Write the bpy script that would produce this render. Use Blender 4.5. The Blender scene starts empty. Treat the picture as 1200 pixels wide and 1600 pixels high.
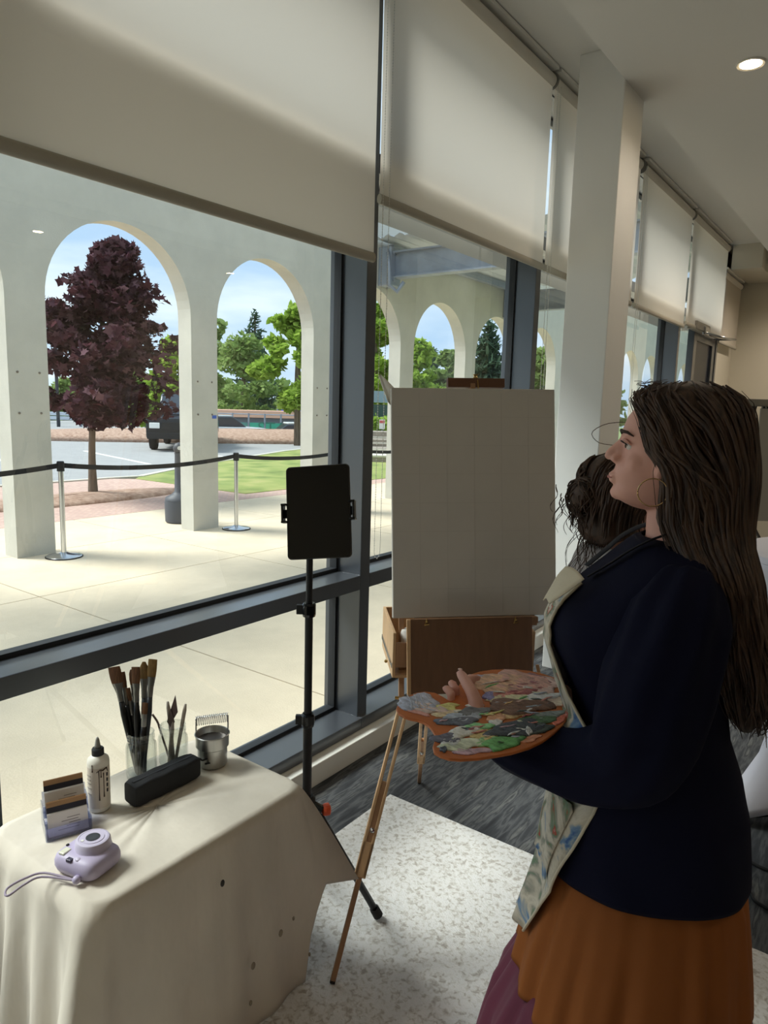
import bpy, bmesh, math, random
import numpy as np
from mathutils import Vector, Matrix
random.seed(7); RNG = np.random.default_rng(7)
SC = bpy.context.scene
COL = SC.collection

# ------------------------------------------------------------------ camera
YAW, PITCH, ROLL, FPX, EYE = .63085, .149647, .0273935, 1102.16, 1.62
fw = np.array([-math.sin(YAW)*math.cos(PITCH), math.cos(YAW)*math.cos(PITCH), -math.sin(PITCH)])
r0 = np.array([math.cos(YAW), math.sin(YAW), 0.]); u0 = np.cross(r0, fw)
rr = math.cos(ROLL)*r0 + math.sin(ROLL)*u0; uu = -math.sin(ROLL)*r0 + math.cos(ROLL)*u0
fwh = np.array([-math.sin(YAW), math.cos(YAW), 0.])
CAMP = np.array([0., 0., EYE])
cam = bpy.data.cameras.new('camera'); camo = bpy.data.objects.new('camera', cam); COL.objects.link(camo)
cam.sensor_fit = 'VERTICAL'; cam.sensor_height = 24.0; cam.lens = 24.0*FPX/1600.0
cam.clip_start = .05; cam.clip_end = 400
camo.matrix_world = Matrix(((rr[0], uu[0], -fw[0], 0), (rr[1], uu[1], -fw[1], 0), (rr[2], uu[2], -fw[2], EYE), (0, 0, 0, 1)))
SC.camera = camo

# ------------------------------------------------------------------ colour management / world / sun
SC.view_settings.view_transform = 'Standard'
try: SC.view_settings.look = 'None'
except Exception: pass
SC.view_settings.gamma = 1.0
SC.view_settings.use_curve_mapping = False
SC.view_settings.exposure = 0.6

def lin(c):
    return tuple(((x/255.)/12.92 if x/255. <= .04045 else ((x/255.+.055)/1.055)**2.4) for x in c)

w = bpy.data.worlds.new('sky'); SC.world = w; w.use_nodes = True
nt = w.node_tree; nt.nodes.clear()
out = nt.nodes.new('ShaderNodeOutputWorld'); bg = nt.nodes.new('ShaderNodeBackground')
tc = nt.nodes.new('ShaderNodeTexCoord'); mp = nt.nodes.new('ShaderNodeMapping'); mp.inputs['Scale'].default_value = (1.2, 1.2, 5.5)
ns = nt.nodes.new('ShaderNodeTexNoise'); ns.inputs['Scale'].default_value = 1.7; ns.inputs['Detail'].default_value = 7; ns.inputs['Roughness'].default_value = .55
cr = nt.nodes.new('ShaderNodeValToRGB')
cr.color_ramp.elements[0].position = .40; cr.color_ramp.elements[0].color = lin((176, 202, 232))+(1,)
cr.color_ramp.elements[1].position = .60; cr.color_ramp.elements[1].color = lin((226, 236, 246))+(1,)
nt.links.new(tc.outputs['Generated'], mp.inputs['Vector']); nt.links.new(mp.outputs['Vector'], ns.inputs['Vector'])
nt.links.new(ns.outputs['Fac'], cr.inputs['Fac']); nt.links.new(cr.outputs['Color'], bg.inputs['Color'])
bg.inputs['Strength'].default_value = 1.05
nt.links.new(bg.outputs['Background'], out.inputs['Surface'])

sun = bpy.data.lights.new('sun', 'SUN'); suno = bpy.data.objects.new('sun', sun); COL.objects.link(suno)
sun.energy = 4.0; sun.angle = math.radians(22); sun.color = (1.0, .97, .93)
sd = Vector((.62, .36, -.85)).normalized()      # travel direction of the light: from outside (-x), a little from -y
suno.rotation_euler = sd.to_track_quat('-Z', 'Y').to_euler()

# ------------------------------------------------------------------ helpers
def ray(x, y): return fw + rr*(x-600)/FPX - uu*(y-800)/FPX
def pz(x, y, z=0.): d = ray(x, y); return CAMP + d*(z-EYE)/d[2]
def pX(x, y, X): d = ray(x, y); return CAMP + d*X/d[0]
def pd(x, y, D): return CAMP + ray(x, y)*D
def pv(x, y, Dh): d = ray(x, y); return CAMP + d*Dh/(d @ fwh)

def V(p): return np.array(p, float)
def nrm(v): v = V(v); return v/(np.linalg.norm(v)+1e-12)

class MB:
    def __init__(s): s.v = []; s.f = []
    def add(s, vs, fs):
        o = len(s.v); s.v += [tuple(map(float, p)) for p in vs]; s.f += [tuple(o+i for i in f) for f in fs]; return s
    def bx(s, x0, x1, y0, y1, z0, z1):
        vs = [(x0,y0,z0),(x1,y0,z0),(x1,y1,z0),(x0,y1,z0),(x0,y0,z1),(x1,y0,z1),(x1,y1,z1),(x0,y1,z1)]
        return s.add(vs, [(0,3,2,1),(4,5,6,7),(0,1,5,4),(1,2,6,5),(2,3,7,6),(3,0,4,7)])
    def obox(s, c, ax, ay, az, h):
        """oriented box: centre, three unit axes, half sizes"""
        c = V(c); ax, ay, az = V(ax)*h[0], V(ay)*h[1], V(az)*h[2]
        vs = [c+i*ax+j*ay+k*az for k in (-1,1) for i, j in ((-1,-1),(1,-1),(1,1),(-1,1))]
        return s.add(vs, [(0,3,2,1),(4,5,6,7),(0,1,5,4),(1,2,6,5),(2,3,7,6),(3,0,4,7)])
    def bar(s, p, q, wd, th, up=(0,0,1)):
        p, q = V(p), V(q); az = nrm(q-p); ax = np.cross(az, V(up))
        if np.linalg.norm(ax) < 1e-4: ax = np.cross(az, (1,0,0))
        ax = nrm(ax); ay = np.cross(az, ax)
        return s.obox((p+q)/2, ax, ay, az, (wd/2, th/2, np.linalg.norm(q-p)/2))
    def loft(s, rings, caps=True, closed=True):
        n = len(rings[0]); vs = [p for r in rings for p in r]; fs = []
        for i in range(len(rings)-1):
            for j in range(n if closed else n-1):
                k = (j+1) % n; fs.append((i*n+j, i*n+k, (i+1)*n+k, (i+1)*n+j))
        if caps and closed:
            fs.append(tuple(range(n-1, -1, -1))); fs.append(tuple((len(rings)-1)*n+j for j in range(n)))
        return s.add(vs, fs)
    def tube(s, path, rad, n=8, caps=True, flat=1.0, up=None):
        P = [V(p) for p in path]; m = len(P)
        R = [rad]*m if np.isscalar(rad) else list(rad)
        T = [nrm(P[min(i+1,m-1)]-P[max(i-1,0)]) for i in range(m)]
        a = V(up) if up is not None else (V((0,0,1)) if abs(T[0][2]) < .9 else V((1,0,0)))
        a = nrm(a - T[0]*(a @ T[0])); rings = []
        for i in range(m):
            a = a - T[i]*(a @ T[i]); a = nrm(a); b = np.cross(T[i], a)
            rings.append([P[i]+R[i]*(math.cos(2*math.pi*k/n)*b + flat*math.sin(2*math.pi*k/n)*a) for k in range(n)])
        return s.loft(rings, caps)
    def lathe(s, prof, c=(0,0,0), n=24, axis=(0,0,1), caps=True):
        az = nrm(axis); ax = np.cross(az, (0,1,0)); 
        if np.linalg.norm(ax) < 1e-3: ax = np.cross(az, (1,0,0))
        ax = nrm(ax); ay = np.cross(az, ax); c = V(c)
        rings = [[c+az*z+max(r,1e-5)*(math.cos(2*math.pi*k/n)*ax+math.sin(2*math.pi*k/n)*ay) for k in range(n)] for r, z in prof]
        return s.loft(rings, caps)
    def ball(s, c, r, nu=12, nv=8, axes=None):
        r = (r,)*3 if np.isscalar(r) else r; c = V(c)
        A = [V((1,0,0)), V((0,1,0)), V((0,0,1))] if axes is None else [V(a) for a in axes]
        rings = []
        for i in range(nv+1):
            t = math.pi*(i+.02*(i==0)-.02*(i==nv))/nv
            rings.append([c+A[0]*r[0]*math.sin(t)*math.cos(2*math.pi*k/nu)+A[1]*r[1]*math.sin(t)*math.sin(2*math.pi*k/nu)-A[2]*r[2]*math.cos(t) for k in range(nu)])
        return s.loft(rings)
    def prism(s, poly, vec):
        n = len(poly); P = [V(p) for p in poly]; q = [p+V(vec) for p in P]
        fs = [tuple(range(n-1,-1,-1)), tuple(n+i for i in range(n))]+[(i,(i+1)%n,n+(i+1)%n,n+i) for i in range(n)]
        return s.add(P+q, fs)
    def grid(s, pts):
        n = len(pts[0]); fs = [(i*n+j, i*n+j+1, (i+1)*n+j+1, (i+1)*n+j) for i in range(len(pts)-1) for j in range(n-1)]
        return s.add([p for r in pts for p in r], fs)
    def build(s, name, mat, parent=None, smooth=False, bevel=0, base=None, seg=2, solid=0, sub=0, remesh=0, smit=0, fix=True, angle=None):
        me = bpy.data.meshes.new(name); me.from_pydata(s.v, [], s.f)
        if fix and len(s.f) < 60000:
            bm = bmesh.new(); bm.from_mesh(me); bmesh.ops.recalc_face_normals(bm, faces=bm.faces); bm.to_mesh(me); bm.free()
        o = bpy.data.objects.new(name, me); COL.objects.link(o)
        if parent is not None:
            b = BASE[parent.name]; o.parent = parent
        else:
            a = np.array(s.v); b = V(base) if base is not None else V(((a[:,0].min()+a[:,0].max())/2, (a[:,1].min()+a[:,1].max())/2, a[:,2].min()))
            o.location = b
        me.transform(Matrix.Translation(Vector(-b))); BASE[o.name] = b
        if mat is not None: me.materials.append(mat)
        if smooth:
            me.shade_smooth()
            if angle is not None:
                try: me.set_sharp_from_angle(angle=math.radians(angle))
                except Exception: pass
        if remesh:
            m = o.modifiers.new('remesh', 'REMESH'); m.mode = 'VOXEL'; m.voxel_size = remesh; m.use_smooth_shade = True
        if smit:
            m = o.modifiers.new('smooth', 'SMOOTH'); m.factor = .5; m.iterations = smit
        if solid:
            m = o.modifiers.new('solid', 'SOLIDIFY'); m.thickness = solid; m.offset = 0
        if bevel:
            m = o.modifiers.new('bevel', 'BEVEL'); m.width = bevel; m.segments = seg; m.limit_method = 'ANGLE'; m.angle_limit = math.radians(40)
        if sub:
            m = o.modifiers.new('sub', 'SUBSURF'); m.levels = sub; m.render_levels = sub
        return o
BASE = {}
def thing(name, base, label, cat, group=None):
    o = bpy.data.objects.new(name, None); COL.objects.link(o); o.location = base; BASE[o.name] = V(base)
    o.empty_display_size = .05
    return tag(o, label, cat, group)
def tag(o, label, cat, group=None, kind=None):
    if label: o['label'] = label
    if cat: o['category'] = cat
    if group: o['group'] = group
    if kind: o['kind'] = kind
    return o
def struct(o, label=None):
    o['kind'] = 'structure'
    if label: o['label'] = label
    return o
def smoothpath(P, n=24):
    P = np.array([V(p) for p in P]); m = len(P); t = np.linspace(0, m-1, n); outp = []
    for x in t:
        i = min(int(x), m-2); u = x-i
        p0, p1, p2, p3 = P[max(i-1,0)], P[i], P[i+1], P[min(i+2,m-1)]
        outp.append(.5*((2*p1)+(-p0+p2)*u+(2*p0-5*p1+4*p2-p3)*u*u+(-p0+3*p1-3*p2+p3)*u**3))
    return outp
def interp(xs, ys, x): return np.interp(x, xs, ys)

# ------------------------------------------------------------------ materials
MATS = {}
def M(name, col, rough=.6, metal=0., var=0., scale=6., bump=0., bscale=80., spec=.5, stretch=(1,1,1), col2=None, lo=.35, hi=.65, detail=5, sheen=0., trans=0.):
    if name in MATS: return MATS[name]
    m = bpy.data.materials.new(name); m.use_nodes = True; t = m.node_tree; b = t.nodes['Principled BSDF']
    c = lin(col); b.inputs['Roughness'].default_value = rough; b.inputs['Metallic'].default_value = metal
    b.inputs['Specular IOR Level'].default_value = spec
    if sheen: b.inputs['Sheen Weight'].default_value = sheen
    b.inputs['Base Color'].default_value = c+(1,)
    if var or bump or col2:
        g = t.nodes.new('ShaderNodeTexCoord'); mp = t.nodes.new('ShaderNodeMapping'); mp.inputs['Scale'].default_value = stretch
        t.links.new(g.outputs['Object'], mp.inputs['Vector'])
    if var or col2:
        n = t.nodes.new('ShaderNodeTexNoise'); n.inputs['Scale'].default_value = scale; n.inputs['Detail'].default_value = detail; n.inputs['Roughness'].default_value = .62
        r = t.nodes.new('ShaderNodeValToRGB'); r.color_ramp.elements[0].position = lo; r.color_ramp.elements[1].position = hi
        c1 = lin(col2) if col2 else tuple(min(1, x*(1+var)) for x in c)
        c0 = c if col2 else tuple(x*(1-var) for x in c)
        r.color_ramp.elements[0].color = c0+(1,); r.color_ramp.elements[1].color = c1+(1,)
        t.links.new(mp.outputs['Vector'], n.inputs['Vector']); t.links.new(n.outputs['Fac'], r.inputs['Fac']); t.links.new(r.outputs['Color'], b.inputs['Base Color'])
    if bump:
        n2 = t.nodes.new('ShaderNodeTexNoise'); n2.inputs['Scale'].default_value = bscale; n2.inputs['Detail'].default_value = 4
        bp = t.nodes.new('ShaderNodeBump'); bp.inputs['Strength'].default_value = bump; bp.inputs['Distance'].default_value = .01
        t.links.new(mp.outputs['Vector'], n2.inputs['Vector']); t.links.new(n2.outputs['Fac'], bp.inputs['Height']); t.links.new(bp.outputs['Normal'], b.inputs['Normal'])
    MATS[name] = m; return m
def glassmat(name, tint=(235,242,242), refl=1.0, ior=1.5, rough=0.0):
    m = bpy.data.materials.new(name); m.use_nodes = True; t = m.node_tree; t.nodes.clear()
    o = t.nodes.new('ShaderNodeOutputMaterial'); mx = t.nodes.new('ShaderNodeMixShader'); tr = t.nodes.new('ShaderNodeBsdfTransparent'); gl = t.nodes.new('ShaderNodeBsdfGlossy')
    lw = t.nodes.new('ShaderNodeLayerWeight'); lw.inputs['Blend'].default_value = .5
    pw = t.nodes.new('ShaderNodeMath'); pw.operation = 'POWER'; pw.inputs[1].default_value = 4.0
    mu = t.nodes.new('ShaderNodeMath'); mu.operation = 'MULTIPLY_ADD'; mu.use_clamp = True; mu.inputs[1].default_value = .9; mu.inputs[2].default_value = .045*refl
    tr.inputs['Color'].default_value = lin(tint)+(1,); gl.inputs['Roughness'].default_value = rough
    t.links.new(lw.outputs['Facing'], pw.inputs[0]); t.links.new(pw.outputs[0], mu.inputs[0]); t.links.new(mu.outputs[0], mx.inputs['Fac']); t.links.new(tr.outputs[0], mx.inputs[1]); t.links.new(gl.outputs[0], mx.inputs[2]); t.links.new(mx.outputs[0], o.inputs['Surface'])
    MATS[name] = m; return m
def clothtrans(name, col, tw, tcol=None):
    m = bpy.data.materials.new(name); m.use_nodes = True; t = m.node_tree; t.nodes.clear()
    o = t.nodes.new('ShaderNodeOutputMaterial'); mx = t.nodes.new('ShaderNodeMixShader'); d = t.nodes.new('ShaderNodeBsdfDiffuse'); tr = t.nodes.new('ShaderNodeBsdfTranslucent')
    d.inputs['Color'].default_value = lin(col)+(1,); tr.inputs['Color'].default_value = lin(tcol or col)+(1,); mx.inputs['Fac'].default_value = tw
    t.links.new(d.outputs[0], mx.inputs[1]); t.links.new(tr.outputs[0], mx.inputs[2]); t.links.new(mx.outputs[0], o.inputs['Surface'])
    MATS[name] = m; return m
def leafmat(name, cols, scale=.9, tw=.35, bright=1.0):
    m = bpy.data.materials.new(name); m.use_nodes = True; t = m.node_tree; t.nodes.clear()
    o = t.nodes.new('ShaderNodeOutputMaterial'); mx = t.nodes.new('ShaderNodeMixShader'); d = t.nodes.new('ShaderNodeBsdfDiffuse'); tr = t.nodes.new('ShaderNodeBsdfTranslucent')
    g = t.nodes.new('ShaderNodeNewGeometry'); r = t.nodes.new('ShaderNodeValToRGB'); r.color_ramp.interpolation = 'LINEAR'
    while len(r.color_ramp.elements) < len(cols): r.color_ramp.elements.new(.5)
    for i, c in enumerate(cols): r.color_ramp.elements[i].position = i/(len(cols)-1); r.color_ramp.elements[i].color = lin(c)+(1,)
    t.links.new(g.outputs['Random Per Island'], r.inputs['Fac'])
    t.links.new(r.outputs['Color'], d.inputs['Color']); t.links.new(r.outputs['Color'], tr.inputs['Color']); mx.inputs['Fac'].default_value = tw
    t.links.new(d.outputs[0], mx.inputs[1]); t.links.new(tr.outputs[0], mx.inputs[2]); t.links.new(mx.outputs[0], o.inputs['Surface'])
    MATS[name] = m; return m
def rampmat(name, cols, scale=5., rough=.7, stretch=(1,1,1), detail=4, bump=0., const=True, pos=None, distort=0., bscale=90.):
    m = bpy.data.materials.new(name); m.use_nodes = True; t = m.node_tree; b = t.nodes['Principled BSDF']; b.inputs['Roughness'].default_value = rough
    g = t.nodes.new('ShaderNodeTexCoord'); mp = t.nodes.new('ShaderNodeMapping'); mp.inputs['Scale'].default_value = stretch
    n = t.nodes.new('ShaderNodeTexNoise'); n.inputs['Scale'].default_value = scale; n.inputs['Detail'].default_value = detail; n.inputs['Distortion'].default_value = distort
    r = t.nodes.new('ShaderNodeValToRGB'); r.color_ramp.interpolation = 'CONSTANT' if const else 'LINEAR'
    while len(r.color_ramp.elements) < len(cols): r.color_ramp.elements.new(.5)
    for i, c in enumerate(cols):
        r.color_ramp.elements[i].position = pos[i] if pos else .28+.44*i/(len(cols)-1); r.color_ramp.elements[i].color = lin(c)+(1,)
    t.links.new(g.outputs['Object'], mp.inputs['Vector']); t.links.new(mp.outputs['Vector'], n.inputs['Vector']); t.links.new(n.outputs['Fac'], r.inputs['Fac']); t.links.new(r.outputs['Color'], b.inputs['Base Color'])
    if bump:
        n2 = t.nodes.new('ShaderNodeTexNoise'); n2.inputs['Scale'].default_value = bscale
        bp = t.nodes.new('ShaderNodeBump'); bp.inputs['Strength'].default_value = bump; bp.inputs['Distance'].default_value = .01
        t.links.new(mp.outputs['Vector'], n2.inputs['Vector']); t.links.new(n2.outputs['Fac'], bp.inputs['Height']); t.links.new(bp.outputs['Normal'], b.inputs['Normal'])
    MATS[name] = m; return m
def emit(name, col, s):
    m = bpy.data.materials.new(name); m.use_nodes = True; t = m.node_tree; t.nodes.clear()
    o = t.nodes.new('ShaderNodeOutputMaterial'); e = t.nodes.new('ShaderNodeEmission'); e.inputs['Color'].default_value = lin(col)+(1,); e.inputs['Strength'].default_value = s
    t.links.new(e.outputs[0], o.inputs['Surface']); MATS[name] = m; return m

slate = M('slate_aluminium', (78, 82, 88), .35, .3)
slate.node_tree.nodes['Principled BSDF'].inputs['Coat Weight'].default_value = .8; slate.node_tree.nodes['Principled BSDF'].inputs['Coat Roughness'].default_value = .22
gasket = M('dark_gasket', (28, 31, 36), .6)
ceil_m = M('ceiling_paint', (236, 233, 226), .9, bump=.05, bscale=200)
wallw = M('white_wall_paint', (238, 238, 235), .85, bump=.06, bscale=150)
wallb = M('beige_wall_paint', (214, 208, 192), .85, bump=.06, bscale=150)
curbm = M('white_curb_paint', (232, 230, 222), .6)
glass = glassmat('window_glass', (232, 240, 238), 2.2)
shade_m = clothtrans('shade_fabric', (228, 222, 211), .44, (240, 232, 220))
hem_m = M('shade_hem', (176, 170, 156), .7)
roller_m = M('shade_roller', (222, 216, 204), .6)
chrome = M('chrome', (205, 207, 210), .18, 1.0)
steel = M('brushed_steel', (190, 190, 188), .32, 1.0, var=.15, scale=30, stretch=(1,1,.05))
brass = M('brass', (190, 160, 100), .3, 1.0)
black = M('matte_black', (18, 19, 22), .55)
blackg = M('gloss_black', (10, 11, 14), .12)
rubber = M('black_rubber', (24, 24, 25), .8)
white = M('white_plastic', (235, 234, 228), .45)
stucco = M('cream_stucco', (202, 199, 188), .9, var=.05, scale=2.5, bump=.15, bscale=60)
concrete = M('plaza_concrete', (224, 207, 180), .9, var=.07, scale=2.2, bump=.25, bscale=90)
# ================================================================== ROOM SHELL
YF, YB, XR = 10.5, -2.6, 4.6            # far wall, back wall, right wall
carpet = rampmat('carpet', [(40,42,46),(62,64,68),(92,94,96),(56,58,62),(112,113,112),(48,50,54)], scale=3.0, rough=.95, stretch=(10,1.3,1), detail=9, bump=.5, const=False, distort=.0, bscale=300, pos=[.28,.42,.5,.56,.64,.75])
struct(MB().bx(-1.93, XR, YB, YF, -.06, 0).build('floor', carpet), 'dark grey streaked carpet floor')
o = struct(MB().bx(-1.44, XR, YB, YF, 3.41, 3.75).build('ceiling', ceil_m), 'white ceiling with a raised strip along the windows')
MB().bx(-2.25, -1.442, YB, YF, 3.6, 3.75).build('window_pocket', ceil_m, o)
struct(MB().bx(-2.3, XR, YF, YF+.12, 0, 3.75).build('wall_far', wallb), 'beige far end wall')
struct(MB().bx(XR, XR+.12, YB, YF, 0, 3.75).build('wall_right', wallb), 'beige wall on the right side')
struct(MB().bx(-2.3, XR, YB-.12, YB, 0, 3.75).build('wall_back', wallb), 'beige wall behind the viewer')
struct(MB().bx(-1.708, -1.44, 4.09, 4.43, 0, 3.6).build('wall_column', wallw, bevel=.006), 'square white column in front of the windows')
struct(MB().bx(-1.88, -1.55, 9.4, YF, 3.32, 3.6).build('trim_1', wallb, bevel=.004), 'boxed soffit above the last window')
struct(MB().bx(-2.25, -2.0, 9.42, YF, 0, 3.6).build('wall_pier', wallb), 'beige wall pier past the last window')
cb = struct(MB().bx(-2.0, -1.87, YB, 9.42, 0, .097).build('baseboard_window', curbm, bevel=.004), 'low white curb under the windows')
struct(MB().bx(-2.2, XR, YB-.1, YF+.1, 3.75, 4.7).build('wall_parapet', stucco), 'cream building wall above the windows')

# ------------------------------------------------------------------ windows
MY = [-2.6, -.9, .8, 2.5, 4.2, 5.9, 7.6, 9.35]
for i in range(len(MY)-1):
    y0, y1 = MY[i]+.07, MY[i+1]
    wn = bpy.data.objects.new('window_%d' % (i+1), None); COL.objects.link(wn); wn.location = (-2.1, (y0+y1)/2, .1); BASE[wn.name] = V(wn.location)
    struct(wn, 'tall window bay %d with dark slate frame and clear glass' % (i+1))
    MB().bx(-2.16, -1.95, y1, y1+.07, .1, 3.6).build('mullion', slate, wn, bevel=.003)
    if i == 0: MB().bx(-2.16, -1.95, y0-.07, y0, .1, 3.6).build('mullion', slate, wn, bevel=.003)
    MB().bx(-2.16, -1.925, y0-.07, y1, .1, .155).build('sill', slate, wn, bevel=.003)
    MB().bx(-2.16, -1.95, y0, y1, 3.5, 3.6).build('head_rail', slate, wn)
    MB().bx(-2.16, -1.95, y0, y1, 2.61, 2.69).build('transom', slate, wn, bevel=.003)
    MB().bx(-2.50, -2.16, y0-.07, y1, 2.63, 2.66).build('added_shade_fin', gasket if 0 else M('added_fin_metal', (120,126,134), .5, .3), wn)  # unseen fin, added to keep sun off the lower part of the roller shades
    g = MB()
    if i < 6: 
        MB().bx(-2.16, -1.95, y0, y1, .775, .843).build('mid_rail', slate, wn, bevel=.003)
        cells = [(.155,.775),(.843,2.61),(2.69,3.5)]
    else: cells = [(.155,2.61),(2.69,3.5)]
    for a, b in cells:
        g.bx(-2.125, -2.085, y0, y0+.014, a, b); g.bx(-2.125, -2.085, y1-.014, y1, a, b); g.bx(-2.125, -2.085, y0+.014, y1-.014, a, a+.016); g.bx(-2.125, -2.085, y0+.014, y1-.014, b-.012, b)
        MB().add([(-2.105, y0+.01, a+.01), (-2.105, y1-.01, a+.01), (-2.105, y1-.01, b-.01), (-2.105, y0+.01, b-.01)], [(0,1,2,3)]).build('pane', glass, wn)
    g.build('gasket', gasket, wn)

# door leaf in the last bay
d = bpy.data.objects.new('door_1', None); COL.objects.link(d); d.location = (-1.98, 8.9, .1); BASE[d.name] = V(d.location); struct(d, 'dark slate door at the far end with a closer arm')
MB().bx(-2.03, -1.96, 8.3, 8.42, .155, 2.55).build('stile', slate, d, bevel=.004)
MB().bx(-2.03, -1.96, 9.2, 9.345, .155, 2.55).build('stile', slate, d, bevel=.004)
MB().bx(-2.03, -1.96, 8.42, 9.2, 2.42, 2.55).build('rail', slate, d); MB().bx(-2.03, -1.96, 8.42, 9.2, .155, .42).build('rail', slate, d)
MB().bx(-2.0, -1.985, 8.42, 9.2, .42, 2.42).build('panel', M('dark_navy_panel', (26, 33, 48), .3), d)
MB().tube([(-1.93, 8.5, .95), (-1.9, 8.5, 1.0), (-1.9, 8.5, 1.35), (-1.93, 8.5, 1.4)], .014, 8).build('handle', chrome, d, smooth=True)
cl = MB().bx(-1.96, -1.86, 7.95, 8.55, 2.5, 2.58).build('closer', M('closer_grey', (150, 146, 138), .4, .5), d, bevel=.008)
MB().bx(-1.87, -1.84, 8.25, 8.42, 2.47, 2.55).build('bracket', chrome, cl, bevel=.004)
MB().tube([(-1.85, 8.3, 2.49), (-1.70, 8.62, 2.45), (-1.68, 9.0, 2.47), (-1.95, 9.2, 2.5)], .012, 8).build('arm', chrome, cl, smooth=True)

# ------------------------------------------------------------------ roller shades
def shade(y0, y1, zb, label, xs=-1.885, chain=None, rz=3.52):
    t = thing('roller_shade', (xs, (y0+y1)/2, zb), label, 'shade', 'roller shades along the windows')
    pts = [[(xs+.003*math.sin(j*.9+k*.35)*(1-k/14.)*.6, y0+(y1-y0)*j/10, zb+.02+(rz-zb-.02)*k/14) for j in range(11)] for k in range(15)]
    MB().grid(pts).build('fabric', shade_m, t, smooth=True)
    MB().tube([(xs, y0, zb+.012), (xs, y1, zb+.012)], .013, 10, flat=1.6, up=(0,0,1)).build('hem_bar', hem_m, t, smooth=True, angle=50)
    rl = MB().tube([(xs-.02, y0-.004, rz+.005), (xs-.02, y1+.004, rz+.005)], .042, 20).build('roller', roller_m, t, smooth=True, angle=50)
    for y in (y0-.014, y1+.008): MB().lathe([(.050,0),(.050,.006)], (xs-.02, y, rz+.01), 20, (0,1,0)).build('end_bracket', M('bracket_grey', (150,148,142), .4, .6), rl)
    MB().bx(xs-.03, xs+.035, y0, y1, rz+.055, rz+.075).build('fascia', M('fascia_white', (235,232,224), .5), rl)
    if chain:
        yc, zl, xc = chain; m = MB(); path = [(xc, yc-.022, rz)]+[(xc, yc-.022, zl+.03), (xc, yc-.014, zl+.008), (xc, yc, zl), (xc, yc+.014, zl+.008), (xc, yc+.022, zl+.03), (xc, yc+.022, rz)]
        L = []
        for a, b in zip(path[:-1], path[1:]):
            n = max(1, int(np.linalg.norm(V(b)-V(a))/.011)); L += [V(a)+(V(b)-V(a))*k/n for k in range(n)]
        for p in L: m.add([p+V(q)*.0032 for q in ((1,0,0),(-1,0,0),(0,1,0),(0,-1,0),(0,0,1.2),(0,0,-1.2))], [(0,2,4),(2,1,4),(1,3,4),(3,0,4),(2,0,5),(1,2,5),(3,1,5),(0,3,5)])
        m.tube(path, .0009, 4)
        m.build('bead_chain', M('chain_white', (215,213,206), .4), t, fix=False)
    return t
shade(-2.5, -.86, 2.25, 'cream roller shade furthest behind the table')
shade(-.83, .80, 2.25, 'cream roller shade just left of the table window')
shade(.84, 2.456, 2.222, 'large cream roller shade nearest the viewer, hanging lowest over the table')
shade(2.487, 4.137, 2.465, 'cream roller shade behind the canvas with a long bead chain at its left edge', chain=(2.51, .935, -1.866))
shade(4.17, 5.84, 2.465, 'cream roller shade half hidden behind the white column', chain=(4.19, .95, -1.865))
shade(5.92, 7.50, 2.465, 'cream roller shade just right of the white column', chain=(5.915, .95, -1.855))
shade(7.56, 9.20, 2.50, 'cream roller shade behind the door closer')
shade(9.25, 10.3, 2.47, 'cream roller shade at the far corner under the boxed soffit', xs=-1.915, rz=3.25)

# ------------------------------------------------------------------ downlights
lampm = emit('lamp_glow', (255, 226, 180), 30.0)
def downlight(x, y, label, watt=40):
    t = thing('ceiling_downlight', (x, y, 3.40), label, 'light', 'recessed ceiling downlights')
    MB().lathe([(.052,.004),(.066,.0),(.070,.004),(.070,.0095),(.052,.0095)], (x, y, 3.40), 28, caps=False).build('trim_ring', M('lamp_trim', (225,222,214), .4), t, smooth=True, angle=40)
    MB().lathe([(.052,.0),(.052,.004)], (x, y, 3.403), 24).build('lens', lampm, t)
    l = bpy.data.lights.new('downlight_lamp', 'SPOT'); l.energy = watt; l.color = (1., .86, .70); l.spot_size = math.radians(150); l.spot_blend = .8; l.shadow_soft_size = .05
    lo = bpy.data.objects.new('downlight_lamp', l); COL.objects.link(lo); lo.parent = t; lo.location = (0, 0, -.012)
for x in (-.85, 1.5, 3.7):
    for y in (-1.3, 4.25, 7.0, 9.5) if x < 0 else (-1.3, 1.5, 4.25, 7.0):  # far-end downlight added, far ones turned up, to brighten the far wall
        downlight(x, y, 'round recessed downlight glowing warm, the only one seen in the ceiling' if (x < 0 and y == 4.25) else 'round recessed ceiling downlight assumed outside the picture', 5 if y < 3 else (16 if y < 5 else 60))

# ================================================================== OUTSIDE GROUND
slabs = struct(MB().bx(-8.85, -2.16, -6, 34, -.12, -.035).build('ground_plaza', M('joint_dark', (150,138,118), .95)), 'pale concrete plaza between the building and the arcade')
i = 0; sm = {}
xs_ = [-8.82, -7.18, -5.55, -3.95, -2.18]
ys_ = [-5.9+2.19*k-.0 for k in range(18)]
for a, b in zip(xs_[:-1], xs_[1:]):
    for c, e in zip(ys_[:-1], ys_[1:]):
        MB().bx(a+.005, b-.005, c+.005, e-.005, -.035, 0).build('slab', concrete, slabs)
def flat(poly, z0, z1, name, mat, label, cat=None):
    o = MB().prism([(x, y, z0) for x, y in poly], (0, 0, z1-z0)).build(name, mat); struct(o, label); return o
brick = M('pink_brick_paving', (205, 172, 158), .9, var=.12, scale=14, bump=.3, bscale=60)
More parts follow.
